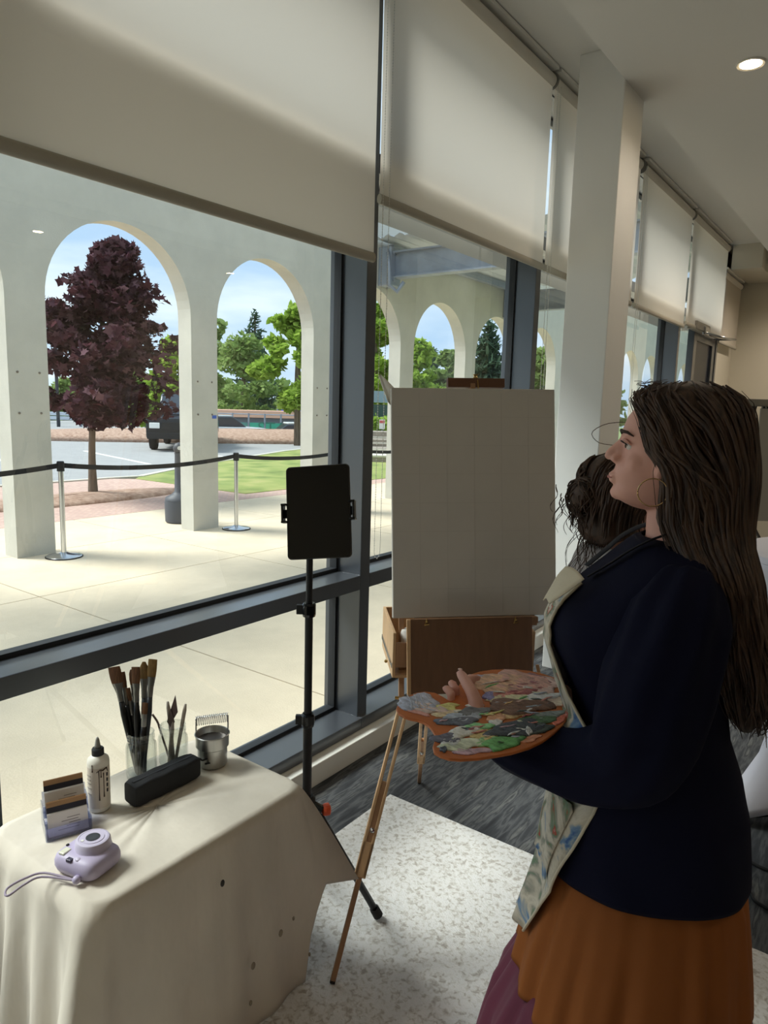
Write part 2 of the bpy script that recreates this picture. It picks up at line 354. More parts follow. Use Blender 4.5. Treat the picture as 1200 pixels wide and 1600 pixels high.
# brick walk with a fine running bond in the material
bt = brick.node_tree; bb = bt.nodes['Principled BSDF']; br = bt.nodes.new('ShaderNodeTexBrick'); br.inputs['Scale'].default_value = 4.5
br.inputs['Color1'].default_value = lin((214,180,164))+(1,); br.inputs['Color2'].default_value = lin((196,160,148))+(1,); br.inputs['Mortar'].default_value = lin((180,158,146))+(1,); br.inputs['Mortar Size'].default_value = .03
tcn = bt.nodes.new('ShaderNodeTexCoord'); bt.links.new(tcn.outputs['Object'], br.inputs['Vector']); bt.links.new(br.outputs['Color'], bb.inputs['Base Color'])
flat([(-13.0,-8),(-8.85,-8),(-8.85,34),(-9.35,34),(-9.35,8.6),(-12.6,8.6),(-13.0,8.2)], -.06, -.004, 'ground_brick_walk', brick, 'pink brick walkway beyond the arcade')
grass = rampmat('lawn_grass', [(104,120,58),(130,144,74),(150,156,88),(172,164,106)], scale=1.6, rough=.95, detail=8, bump=.6, const=False, pos=[.3,.45,.58,.75], bscale=25)
flat([(-9.35,8.6),(-9.35,34),(-20,34),(-18.3,22),(-16.9,17.3),(-14.2,11.2),(-12.9,8.9),(-12.6,8.6)], -.08, .005, 'ground_lawn', grass, 'sunlit green lawn beyond the arcade')
asphalt = M('asphalt', (160, 159, 158), .95, var=.05, scale=3, bump=.25, bscale=60)
flat([(-13.0,-30),(-8.85,-30),(-8.85,-8),(-13.0,-8),(-13.0,8.2),(-12.9,8.9),(-14.2,11.2),(-16.9,17.3),(-18.3,22),(-20,34),(-30,34),(-60,40),(-60,-30)][0:1]+[(-13.0,8.2),(-12.9,8.9),(-14.2,11.2),(-16.9,17.3),(-18.3,22),(-20,34),(-48,34),(-48,-30)], -.14, -.03, 'ground_parking_lot', asphalt, 'pale grey asphalt car park')
flat([(-140,-120),(140,-120),(140,160),(-140,160)], -1.9, -1.8, 'ground_field', M('far_field', (120,138,84), .95, var=.2, scale=.2), 'green ground far behind the car park')
kb = M('kerb_stone', (205, 200, 186), .9)
kp = [(-13.0,-20),(-13.0,8.2),(-12.9,8.9),(-14.2,11.2),(-16.9,17.3),(-18.3,22)]
k_ = MB()
for a, b in zip(kp[:-1], kp[1:]): k_.bar((a[0],a[1],-.03), (b[0],b[1],-.03), .14, .10)
struct(k_.build('trim_2', kb), 'pale kerb along the car park edge')
pl = M('parking_paint', (232, 230, 222), .8)
for j, y in enumerate((5.0, 8.0, 11.0, 14.0)):
    struct(MB().bar((-15.5,y,-.026), (-20.5,y+1.2,-.026), .12, .006).build('trim_%d' % (3+j), pl), 'white painted parking line number %d from the left' % (j+1))
mulch = M('bark_mulch', (150, 116, 96), .95, col2=(196, 166, 146), scale=9, bump=1.0, bscale=40, detail=8)
def mound(cx, cy, rx, ry, h, rot, name, label):
    n, m = 40, 8; rings = []
    for i in range(m+1):
        t = i/m; hgt = h*(1-t*t)**.6 if t < 1 else -.05
        ring = []
        for k in range(n):
            a = 2*math.pi*k/n; x, y = rx*t*math.cos(a), ry*t*math.sin(a)
            ring.append((cx+x*math.cos(rot)-y*math.sin(rot), cy+x*math.sin(rot)+y*math.cos(rot), hgt+random.uniform(-.03,.03)*h))
        rings.append(ring)
    o = MB().loft(rings).build(name, mulch, smooth=True); tag(o, label, 'mulch', kind='stuff'); return o
mound(-10.55, 6.0, .62, 2.35, .09, 0, 'mulch_bed', 'brown bark mulch bed around the purple maple')
b0, b1 = pz(240, 690), pz(500, 698); 
mound(-22.8, 22.0, 3.0, 12.5, .45, -.62+.0, 'mulch_bank', 'long reddish bark mulch bank behind the car park')

# ================================================================== ARCADE
arc = struct(MB().bx(-7.31, -7.03, -6.3, 34, 5.25, 5.45).build('wall_arcade', stucco), 'cream arcade wall with a row of round arches')
P_, W_, SPR, TOP = 2.19, .40, 2.60, 5.25
for k in range(-4, 13):
    yc = 3.63+P_*k; a0, a1 = yc+W_/2, yc+P_-W_/2; r = (a1-a0)/2; m_ = (a0+a1)/2
    poly = [(yc,0),(yc,TOP),(yc+P_,TOP),(yc+P_,0),(a1,0),(a1,SPR*.5),(a1,SPR)]
    poly += [(m_+r*math.cos(math.pi*j/28), SPR+r*math.sin(math.pi*j/28)) for j in range(1,28)]
    poly += [(a0,SPR),(a0,SPR*.5),(a0,0)]
    me = MB().prism([(-7.05, y, z) for y, z in poly], (-.24, 0, 0)).build('arch_bay', stucco, arc)
# small bolts and a blue tape mark on the pillars
for k in range(0, 4):
    yc = 3.63+P_*k
    for y in (-.11, .11):
        for z in (1.45, 1.85): MB().lathe([(.012,0),(.012,.006),(.004,.01)], (-7.05, yc+y, z), 8, (1,0,0)).build('bolt', M('rusty_bolt', (120,110,100), .7), arc)
MB().bx(-7.05, -7.046, 5.93, 6.0, 1.40, 1.44).build('tape', M('blue_tape', (60, 100, 190), .6), arc)

# entrance canopy: steel beam, brackets and corrugated roof between arcade and building
cn = thing('entrance_canopy', (-4.8, 10.5, 3.7), 'grey steel canopy with corrugated roof spanning from arcade to building', 'canopy')
gs = M('galvanised_steel', (150, 158, 170), .5, .4, var=.1, scale=4)
for y in (9.45, 13.8):
    m = MB(); m.bx(-7.05, -2.46, y-.09, y+.09, 3.62, 3.645); m.bx(-7.05, -2.46, y-.01, y+.01, 3.645, 4.0); m.bx(-7.05, -2.46, y-.09, y+.09, 4.0, 4.025); m.build('beam', gs, cn)
    b = MB().bx(-7.05, -6.8, y-.14, y+.14, 3.5, 4.1).build('wall_bracket', gs, cn, bevel=.02)
    for z in (3.6, 4.0): MB().lathe([(.03,0),(.03,.03)], (-6.8, y-.06, z), 8, (1,0,0)).build('bolt', gs, b)
MB().tube([(-6.85, 9.3, 4.0), (-6.8, 9.26, 3.8), (-6.82, 9.3, 3.5), (-6.7, 9.36, 3.4), (-6.6, 9.4, 3.55)], .035, 8).build('conduit', gs, cn, smooth=True)
for x in (-6.9, -4.8, -2.6): MB().bx(x-.05, x+.05, 9.45, 13.8, 4.03, 4.15).build('purlin', gs, cn)
rf = [[(-7.0+4.5*i/90, y, 4.19+.025*math.sin(i*1.4)) for i in range(91)] for y in (9.1, 14.2)]
MB().grid(rf).build('roof_sheet', M('roof_sheet', (196, 202, 208), .5, .2), cn, solid=.004)
# ================================================================== THINGS OUTSIDE
def stanchion(x, y, label, nb=None, tilt=0):
    t = thing('stanchion', (x, y, 0), label, 'stanchion', 'chrome queue stanchions outside')
    MB().lathe([(.17,0),(.172,.012),(.16,.022),(.06,.036),(.03,.05)], (x, y, 0), 32).build('base', chrome, t, smooth=True, angle=40)
    MB().lathe([(.18,0),(.18,.01),(.17,.012)], (x, y, 0), 32).build('rubber_ring', rubber, t)
    MB().tube([(x, y, .05), (x+tilt, y, .90)], .025, 14).build('post', chrome, t, smooth=True, angle=40)
    MB().lathe([(.036,0),(.036,.09),(.03,.10)], (x+tilt, y, .88), 16).build('belt_head', black, t)
    return t
st = [(-6.82, 1.3), (-6.80, 3.78), (-6.80, 6.10), (-6.80, 8.42), (-6.8, 10.8)]
lab = ['chrome stanchion out of view at the left', 'chrome stanchion in front of the leftmost arcade pillar', 'chrome stanchion beside the second pillar, right of the ash bin', 'chrome stanchion half hidden behind the dark window mullion', 'chrome stanchion hidden behind the canvas']
for (x, y), l in zip(st, lab): stanchion(x, y, l)
belts = ['black belt sagging left from the leftmost stanchion', 'black belt stretched past the maple trunk between two stanchions', 'black belt crossing the lawn just above the tablet', 'black belt running behind the canvas']
for (a, b), l in zip(zip(st[:-1], st[1:]), belts):
    pts = [((a[0]+(b[0]-a[0])*t), a[1]+.04+(b[1]-a[1]-.08)*t, .935-.07*4*t*(1-t)) for t in np.linspace(0, 1, 16)]
    m = MB(); m.loft([[(p[0]-.002,p[1],p[2]-.025),(p[0]+.002,p[1],p[2]-.025),(p[0]+.002,p[1],p[2]+.025),(p[0]-.002,p[1],p[2]+.025)] for p in pts])
    tag(m.build('barrier_belt', M('belt_webbing', (22,23,26), .8)), l, 'belt', 'black queue barrier belts')

# ash receptacle
ax, ay = -7.72, 5.93
t = thing('ash_receptacle', (ax, ay, 0), 'dark grey plastic smoking bin with a tall neck beside the second pillar', 'ash bin')
dg = M('grey_plastic', (72, 74, 80), .55)
MB().lathe([(.17,0),(.19,.02),(.195,.27),(.185,.30)], (ax, ay, 0), 28).build('bucket', dg, t, smooth=True, angle=40)
MB().lathe([(.19,.30),(.18,.34),(.10,.38),(.065,.42),(.055,.9),(.06,.93)], (ax, ay, 0), 28).build('neck', dg, t, smooth=True, angle=50)
h = MB().ball((ax, ay, .99), (.075,.075,.075), 18, 12).build('head', dg, t, smooth=True)
MB().lathe([(.026,0),(.026,.012)], (ax+.058, ay-.035, .995), 14, (.85,-.52,.05)).build('hole_rim', M('pale_ring', (205,205,200), .5), h)
MB().bx(ax+.175, ax+.2, ay-.09, ay+.03, .09, .21).build('label_plate', M('dark_plate', (40,41,45), .5), t)

# ---------------------------------------------------------------- trees
def leaves(blobs, n, size, tilt=.7, shape='leaf'):
    """small folded leaf pieces scattered through ellipsoid blobs"""
    w_ = np.array([b[3]*b[4]*b[5] for b in blobs])**.75; w_ /= w_.sum()
    idx = RNG.choice(len(blobs), n, p=w_); B_ = np.array(blobs)[idx]
    d = RNG.normal(size=(n,3)); d /= np.linalg.norm(d, axis=1)[:,None]; rad = RNG.uniform(.35, 1, n)**.6
    c = B_[:,:3]+d*B_[:,3:6]*rad[:,None]
    nr = RNG.normal(size=(n,3))*tilt+np.array((0,0,1.)); nr /= np.linalg.norm(nr, axis=1)[:,None]
    a = np.cross(nr, RNG.normal(size=(n,3))); a /= np.linalg.norm(a, axis=1)[:,None]; b = np.cross(nr, a)
    s_ = (size*RNG.uniform(.6, 1.3, n))[:,None]
    if shape == 'maple':
        prof = [(0,-.5),(.22,-.25),(.5,-.1),(.28,.08),(.34,.38),(.1,.25),(0,.6),(-.1,.25),(-.34,.38),(-.28,.08),(-.5,-.1),(-.22,-.25)]
    elif shape == 'needle': prof = [(-.09,-.7),(.09,-.7),(.16,0),(.0,.8),(-.16,0)]
    else: prof = [(0,-.55),(.32,-.1),(.22,.3),(0,.6),(-.22,.3),(-.32,-.1)]
    vs = np.stack([c+a*s_*p+b*s_*q-nr*s_*abs(p)*.25 for p, q in prof], 1).reshape(-1,3); k = len(prof)
    return vs, [tuple(range(i*k, i*k+k)) for i in range(n)]
def leafobj(name, vs, fs, mat, parent):
    b = BASE[parent.name]; me = bpy.data.meshes.new(name); me.from_pydata((vs-b).tolist(), [], fs); me.materials.append(mat)
    o = bpy.data.objects.new(name, me); COL.objects.link(o); o.parent = parent; o['kind'] = 'stuff'; BASE[o.name] = b; return o
bark = M('bark', (112, 98, 84), .95, var=.3, scale=14, bump=.8, bscale=30, stretch=(1,1,.2))
purple = leafmat('purple_leaves', [(58,36,42),(88,54,60),(74,52,62),(116,88,96),(50,32,38)], tw=.22)
green1 = leafmat('bright_green_leaves', [(120,150,54),(154,182,76),(178,202,98),(134,166,68)], tw=.4)
green2 = leafmat('mid_green_leaves', [(112,138,74),(144,166,96),(160,178,112),(124,150,86)], tw=.4)
green3 = leafmat('dark_conifer_needles', [(66,86,70),(86,108,86),(100,120,98),(76,96,76)], tw=.25)
# purple maple
tx, ty = -10.75, 6.52
t = thing('maple_tree', (tx, ty, 0), 'young purple-leaved maple growing in a mulch bed beyond the first arch', 'tree')
top = pd(182, 352, np.dot(V((tx, ty, 0))-CAMP, fw)); 
trunk = smoothpath([(tx,ty,-.05),(tx+.01,ty,.8),(tx+.03,ty+.06,1.6),(tx+.08,ty+.2,2.8),(top[0],top[1],4.1)], 16)
MB().tube(trunk, [interp([0,.5,4.2],[.085,.06,.008],p[2]) for p in trunk], 8).build('trunk', bark, t, smooth=True)
bm_ = MB(); blobs = []
ex = nrm((r0[0], r0[1], 0))
for j in range(70):
    z = 1.12+2.95*(j+random.random())/70.; base = V([interp([p[2] for p in trunk],[p[i] for p in trunk], z) for i in range(3)])
    R = interp([1.0,1.4,2.0,2.7,3.4,4.2],[.85,1.5,1.35,.9,.5,.08], z)*random.uniform(.62,1.12); a = random.uniform(0, 2*math.pi)
    tip = base+V((math.cos(a)*R, math.sin(a)*R, R*.28)); mid = (base+tip)/2+V((0,0,.06))
    bm_.tube([base, mid, tip], [.018,.011,.004], 5)
    for q in (.45,.72,.98):
        p = base+(tip-base)*q; blobs.append((p[0],p[1],p[2], .27*(1.15-.3*q), .27*(1.15-.3*q), .17))
blobs += [(tx+.05,ty+.1,z,.4,.4,.25) for z in (1.35,1.7,2.1)]
bm_.build('branches', bark, t)
vs, fs = leaves(blobs, 8000, .155, .8, 'maple'); leafobj('foliage', vs, fs, purple, t)

def tree(name, x, y, zb, h, R, mat, label, n=3200, size=.5, cone=False, cat='tree', low=.2):
    t = thing(name, (x, y, zb), label, cat, 'trees beyond the car park')
    MB().tube([(x,y,zb-.3),(x,y,zb+h*.5),(x+.05,y,zb+h*.95)], [.03*h*.8,.02*h,.004*h], 7).build('trunk', bark, t, smooth=True)
    blobs = []; nb = 60 if cone else 34
    for j in range(nb):
        if cone:
            q = (j+.5)/nb; z = zb+h*(low*.5+(1-low*.5)*q); a = j*2.4; rr_ = R*(1-q)**.8; d_ = rr_*random.uniform(.4,.75)
            blobs.append((x+d_*math.cos(a), y+d_*math.sin(a), z-rr_*.12, rr_*.45+.1, rr_*.45+.1, h*.018+.04))
        else:
            u = random.random(); a = random.uniform(0,2*math.pi); q = random.uniform(low, 1); pr = math.sin(math.pi*min(1,(q-low)/(1-low)*.82+.16))
            d_ = R*pr*math.sqrt(u)*.85; s_ = R*random.uniform(.2,.36)
            blobs.append((x+d_*math.cos(a), y+d_*math.sin(a), zb+h*q-s_*.5, s_, s_, s_*.6))
    vs, fs = leaves(blobs, n, size, .7, 'needle' if cone else 'leaf'); leafobj('foliage', vs, fs, mat, t); return t
def tp(px_, py_, D): return pd(px_, py_, D)
def treeat(name, px_, ytop, ybase_z, D, R, mat, label, **k):
    p = tp(px_, ytop, D); tree(name, p[0], p[1], ybase_z, p[2]-ybase_z, R, mat, label, **k)
treeat('broadleaf_tree', 466, 466, -.2, 27, 1.75, green1, 'bright green broadleaf tree filling the right of the second arch', n=5200, size=.30, low=.34)
treeat('broadleaf_tree', 380, 508, -1.6, 55, 3.7, green2, 'soft green bushy tree in the middle of the second arch', n=4200, size=.42, low=.12)
treeat('conifer_tree', 398, 484, -1.6, 68, 3.2, green3, 'tall thin dark conifer poking above the bushy tree in the second arch', n=2600, size=.6, cone=True, low=.1)
treeat('broadleaf_tree', 335, 496, -1.6, 60, 3.4, green2, 'green tree at the left edge of the second arch', n=3600, size=.5, low=.1)
treeat('broadleaf_tree', 272, 520, -1.6, 34, 1.9, green1, 'yellow-green tree behind the right side of the purple maple', n=3000, size=.4, low=.1)
treeat('broadleaf_tree', 205, 560, -1.6, 46, 3.2, green2, 'green tree behind the middle of the purple maple', n=3000, size=.5, low=.1)
treeat('broadleaf_tree', 98, 590, -1.6, 52, 2.4, green2, 'low green tree behind the left side of the purple maple', n=2400, size=.5, low=.1)
treeat('conifer_tree', 2, 560, -1.6, 44, 2.2, green3, 'dark conifer glimpsed at the left picture edge', n=2200, size=.6, cone=True, low=.1)
treeat('broadleaf_tree', 588, 470, -.2, 33, 1.9, green1, 'green tree in the third arch beside the bead chain', n=4600, size=.36, low=.2)
treeat('broadleaf_tree', 520, 500, -.2, 36, 1.5, green2, 'green tree hidden mostly behind the dark mullion', n=2600, size=.4, low=.2)
treeat('broadleaf_tree', 655, 528, -.2, 36, 1.6, green1, 'light green tree at the left of the fourth arch', n=3000, size=.4, low=.1)
treeat('conifer_tree', 678, 545, -.2, 60, 1.8, green3, 'dark pointed conifer in the middle of the fourth arch', n=2600, size=.5, cone=True, low=.1)
treeat('broadleaf_tree', 702, 548, -.2, 48, 2.4, green2, 'hazy green tree at the right of the fourth arch', n=3200, size=.5, low=.1)
treeat('conifer_tree', 765, 502, -.2, 40, 2.4, green3, 'large dark spruce filling the fifth arch', n=4200, size=.5, cone=True, low=.05)
treeat('broadleaf_tree', 845, 540, -.2, 42, 2.4, green2, 'green tree in the sixth arch left of the column', n=3200, size=.5, low=.1)
treeat('conifer_tree', 858, 530, -.2, 58, 1.9, green3, 'dark conifer behind the sixth arch', n=2200, size=.5, cone=True, low=.1)
for k_, (a_, b_, c_, l_) in enumerate(((60,612,80,'left of the maple trunk beyond the guard rail'),(150,610,84,'directly behind the maple trunk beyond the guard rail'),(240,604,78,'behind the black pickup truck'),(350,588,76,'at the left edge of the second arch behind the court fence'),(405,596,84,'behind the orange-roofed pavilion'),(445,590,76,'just left of the blue seating stand'),(492,592,84,'behind the blue seating stand'),(640,590,70,'behind the pillar between the third and fourth arch'),(690,586,78,'low in the middle of the fourth arch'),(735,592,70,'behind the pillar between the fourth and fifth arch'))):
    treeat('leafy_shrub', a_, b_, -1.6, c_, 2.9, green2 if k_ % 2 else green1, 'leafy green thicket '+l_, n=1500, size=.8, low=.0, cat='shrub')
treeat('broadleaf_tree', 925, 560, -.2, 46, 3.0, green2, 'green tree hidden behind the white column', n=2400, size=.5, low=.1)

# ---------------------------------------------------------------- vehicles
def car(name, c, ang, col, label, L=4.6, W=1.85, H=1.5, truck=False):
    t = thing(name, (c[0], c[1], c[2]), label, 'car'); ca, sa = math.cos(ang), math.sin(ang)
    def T(x, y, z): return (c[0]+x*ca-y*sa, c[1]+x*sa+y*ca, c[2]+z)
    paint = M('paint_'+name+str(col[0]), col, .22, .2); tint = M('tinted_glass', (58,66,76), .1); tyre = M('tyre', (22,22,24), .85)
    k = .42 if truck else .3
    def hull(prof, w0, w1, nm, mat, par):
        m = MB(); n = len(prof); A = [T(x, -(w0 if z < .62*H else w1)/2, z) for x, z in prof]; B_ = [T(x, (w0 if z < .62*H else w1)/2, z) for x, z in prof]
        m.add(A+B_, [tuple(range(n-1,-1,-1)), tuple(range(n,2*n))]+[(i,(i+1)%n,n+(i+1)%n,n+i) for i in range(n)]); return m.build(nm, mat, par, bevel=.06, seg=3, smooth=True, angle=35)
    hb = .62*H
    hull([(-L/2,k),(L/2,k),(L/2+.02,hb*.7),(L/2-.08,hb*.93),(L*.24,hb),(-L*.42,hb*1.02),(-L/2,hb*.9)], W, W, 'body', paint, t)
    if truck: cab = [(L*.24,hb),(L*.10,H),(-L*.16,H),(-L*.22,hb)]
    else: cab = [(L*.24,hb),(L*.08,H),(-L*.26,H*.98),(-L*.42,hb*1.02)]
    cbn = hull(cab, W*.93, W*.8, 'cabin', tint, t)
    MB().prism([T(cab[1][0]-.05, -W*.37, H-.02), T(cab[1][0]-.05, W*.37, H-.02), T(cab[2][0]+.05, W*.37, H-.02), T(cab[2][0]+.05, -W*.37, H-.02)], (0,0,.09)).build('roof', paint, cbn, bevel=.03)
    wr = .40 if truck else .33
    for sx in (-.31, .32):
        for sy in (-1, 1):
            wl = MB().lathe([(wr*.6,-.11),(wr*.95,-.11),(wr,-.07),(wr,.07),(wr*.95,.11),(wr*.6,.11)], T(sx*L, sy*(W/2-.1), wr), 20, (-sa,ca,0)).build('wheel', tyre, t, smooth=True, angle=40)
            MB().lathe([(wr*.6,-.115),(wr*.2,-.10),(wr*.2,.10),(wr*.6,.115)], T(sx*L, sy*(W/2-.1), wr), 16, (-sa,ca,0)).build('rim', chrome, wl)
    for sy in (-1, 1):
        MB().obox(T(L/2-.01, sy*W*.36, hb*.72), (ca,sa,0), (-sa,ca,0), (0,0,1), (.06,.16,.09)).build('headlight', M('headlight', (240,240,236), .1), t, bevel=.02)
        MB().obox(T(-L/2, sy*W*.4, hb*.72), (ca,sa,0), (-sa,ca,0), (0,0,1), (.03,.10,.10)).build('tail_light', M('tail_light', (170,40,36), .2), t)
    MB().obox(T(L/2+.03, 0, k+.08), (ca,sa,0), (-sa,ca,0), (0,0,1), (.06,W*.48,.10)).build('bumper', black if col[0] < 80 else paint, t, bevel=.02)
    MB().obox(T(L/2+.01, 0, hb*.72), (ca,sa,0), (-sa,ca,0), (0,0,1), (.03,W*.25,.11)).build('grille', black, t)
    return t
pk = pz(300, 700, -.03)
car('pickup_truck', tuple(pz(290,704,-.03)*V((1,1,0))+V((-1.6,1.3,-.03))), math.radians(-44), (20,22,26), 'black pickup truck half hidden behind the second pillar', 5.4, 1.95, 1.85, True)
car('parked_car', (-31.0, 14.8, -.03), math.radians(-25), (222,224,226), 'white car parked by the guard rail behind the maple trunk', 4.4)
car('parked_car', tuple(pd(352,672,40)*V((1,1,0))+V((0,0,-.72))), math.radians(55), (214,218,222), 'silver car behind the mulch bank in the second arch', 4.6)
car('parked_car', tuple(pd(478,672,37.5)*V((1,1,0))+V((0,0,-.95))), math.radians(55), (236,236,232), 'white car roof at the right edge of the mulch bank', 4.4)

# guard rail
g0, g1 = pd(-10, 658, 40), pd(262, 664, 40)
t = thing('guard_rail', ((g0[0]+g1[0])/2, (g0[1]+g1[1])/2, -.03), 'pale metal guard rail running along the far side of the car park', 'guard rail')
gz = .55
for z in (gz-.12, gz+.12): MB().bar((g0[0],g0[1],z), (g1[0],g1[1],z), .06, .20).build('rail', M('rail_pale', (200,208,218), .5, .3), t, bevel=.02)
for k in range(9):
    p = g0+(g1-g0)*k/8.; MB().bx(p[0]-.06, p[0]+.06, p[1]-.06, p[1]+.06, -.03, gz+.2).build('post', gs, t)
# lamp post pole behind the maple
lp = pd(91, 655, 39); MB_ = MB().tube([(lp[0],lp[1],-.03),(lp[0],lp[1],6.5)], .09, 10); tag(MB_.build('light_pole', M('dark_pole', (52,54,58), .6)), 'slim dark pole beyond the car park left of the maple trunk', 'pole')

# tennis court fence with green screens
f0, f1 = pd(338, 640, 42), pd(540, 640, 42); f0[2] = f1[2] = 0
t = thing('court_fence', ((f0[0]+f1[0])/2, (f0[1]+f1[1])/2, -1.8), 'chain fence with green wind screens beyond the mulch bank', 'fence')
fd = nrm(f1-f0); fn = V((fd[1], -fd[0], 0)); 
if fn @ (CAMP-f0) < 0: fn = -fn
scr = M('green_screen', (72, 178, 148), .8, var=.08, scale=2); scr2 = M('dull_green_screen', (96, 150, 140), .8, var=.08, scale=2)
FL = np.linalg.norm(f1-f0)
for k in range(9):
    p = f0+fd*FL*k/8.; MB().tube([(p[0],p[1],-1.8),(p[0],p[1],.95)], .05, 8).build('post', gs, t)
    if k < 8:
        q = f0+fd*FL*(k+1)/8.; c = (p+q)/2
        MB().obox((c[0],c[1],-.55), fd, fn, (0,0,1), (FL/16-.06,.01,.95)).build('wind_screen', scr2 if k < 2 else scr, t)
for z in (.90, -.25): MB().tube([(f0[0],f0[1],z),(f1[0],f1[1],z)], .035, 6).build('rail', gs, t)
# lettering on the screen (only its top shows above the bank)
def text(body, size, mat, parent, name, origin, ex_, ey_, ext=.002, align='CENTER'):
    cu = bpy.data.curves.new(name, 'FONT'); cu.body = body; cu.size = size; cu.extrude = ext; cu.align_x = align; cu.align_y = 'CENTER'
    tmp = bpy.data.objects.new('tmp', cu); COL.objects.link(tmp); dg_ = bpy.context.evaluated_depsgraph_get(); dg_.update()
    me = bpy.data.meshes.new_from_object(tmp.evaluated_get(dg_)); bpy.data.objects.remove(tmp); bpy.data.curves.remove(cu)
    ez = np.cross(V(ex_), V(ey_)); b = BASE[parent.name]; o0 = V(origin)-b
    me.transform(Matrix(((ex_[0],ey_[0],ez[0],o0[0]),(ex_[1],ey_[1],ez[1],o0[1]),(ex_[2],ey_[2],ez[2],o0[2]),(0,0,0,1))))
    me.materials.clear(); me.materials.append(mat); o = bpy.data.objects.new(name, me); COL.objects.link(o); o.parent = parent; BASE[o.name] = b; return o
c = pd(440, 668, 41.8); text('STATE', 1.0, M('screen_ink', (52,120,100), .8), t, 'lettering', V((c[0],c[1],c[2]-.1))+fn*.03, fd if fd @ r0 > 0 else -fd, (0,0,1))
# low building and blue stand behind the fence
h0 = pd(392, 632, 47); t = thing('court_pavilion', (h0[0],h0[1],-1.8), 'low pavilion with an orange-pink roof beyond the court fence', 'building')
MB().obox((h0[0],h0[1],-.6), fd, fn, (0,0,1), (3.1,1.4,1.2)).build('wall', M('pavilion_wall', (108,116,124), .8), t)
MB().obox((h0[0],h0[1],.85), fd, fn, (0,0,1), (3.4,1.7,.22)).build('roof', M('pavilion_roof', (222,176,150), .8), t)
h1 = pd(474, 636, 49); t = thing('bleacher_stand', (h1[0],h1[1],-1.8), 'blue seating stand beyond the court fence', 'stand')
for k in range(4): MB().obox((h1[0]-fn[0]*k,h1[1]-fn[1]*k,.1+.32*k), fd, fn, (0,0,1), (1.9,.45,.2)).build('seat_row', M('blue_seats', (88,108,206), .6), t)
for k in range(5):
    p = h1+fd*(-1.8+.9*k); MB().tube([(p[0],p[1],-1.8),(p[0],p[1],1.4)], .06, 6).build('post', gs, t)

# stepped stone wall, railing and sign seen between mullion and canvas
s0_ = pz(590, 722, 0); 
t = thing('stone_steps', (s0_[0], s0_[1], 0), 'pale stepped stone seating at the top of the lawn beside the canvas', 'steps')
sr, sf = V((r0[0], r0[1], 0)), V((fwh[0], fwh[1], 0))
for k in range(4): 
    b = s0_+sf*(.5+.9*k); MB().obox((b[0],b[1],.07+.14*k), sr, sf, (0,0,1), (1.1,.55,.14*(k+1)/2+.0)).build('riser', M('grey_stone', (150,140,128), .9, var=.15, scale=5), t)
    MB().obox((b[0]-sf[0]*.05,b[1]-sf[1]*.05,.14*(k+1)+.03), sr, sf, (0,0,1), (1.13,.52,.03)).build('tread', M('pale_stone', (206,200,186), .9), t, bevel=.01)
hb_ = s0_+sf*5.6; t2 = thing('hedge', (hb_[0],hb_[1],0), 'clipped green hedge above the stone steps', 'hedge')
vs, fs = leaves([(hb_[0]+sr[0]*q,hb_[1]+sr[1]*q,.8,.6,.6,.5) for q in np.linspace(-.8,.8,4)], 900, .2); leafobj('foliage', vs, fs, green1, t2)
b = s0_+sf*7.0; t3 = thing('screen_fence', (b[0],b[1],0), 'dark green fence with a grey rail behind the hedge', 'fence')
MB().obox((b[0],b[1],.85), sr, sf, (0,0,1), (.9,.03,.8)).build('panel', M('dark_green_panel', (58,84,80), .7), t3)
MB().obox((b[0],b[1],1.95), sr, sf, (0,0,1), (.9,.03,.22)).build('panel', M('grey_blue_panel', (140,160,176), .7), t3)
sg = pd(597, 663, np.dot(b-CAMP, fw)-3.2); t4 = thing('small_sign', (sg[0],sg[1],0), 'small white notice sign with a red heading in front of the hedge', 'sign')
MB().tube([(sg[0],sg[1],0),(sg[0],sg[1],sg[2]-.2)], .03, 6).build('post', gs, t4)
MB().obox(sg, sr, sf, (0,0,1), (.10,.01,.16)).build('plate', white, t4)
MB().obox(sg-sf*.012+V((0,0,.085)), sr, sf, (0,0,1), (.088,.004,.045)).build('heading', M('sign_red', (200,90,90), .6), t4)
# ================================================================== THINGS INSIDE
# rug
rugm = rampmat('rug_pile', [(176,170,163),(208,205,200),(222,221,219),(226,225,224),(204,200,195)], scale=62, rough=.95, detail=9, bump=.4, const=False, pos=[.33,.44,.52,.62,.78], bscale=260, distort=.6)
tag(MB().bx(-1.575, .9, -.6, 2.255, 0.001, .011).build('area_rug', rugm, bevel=.004), 'large off-white rug with a faded grey-brown floral pattern', 'rug')

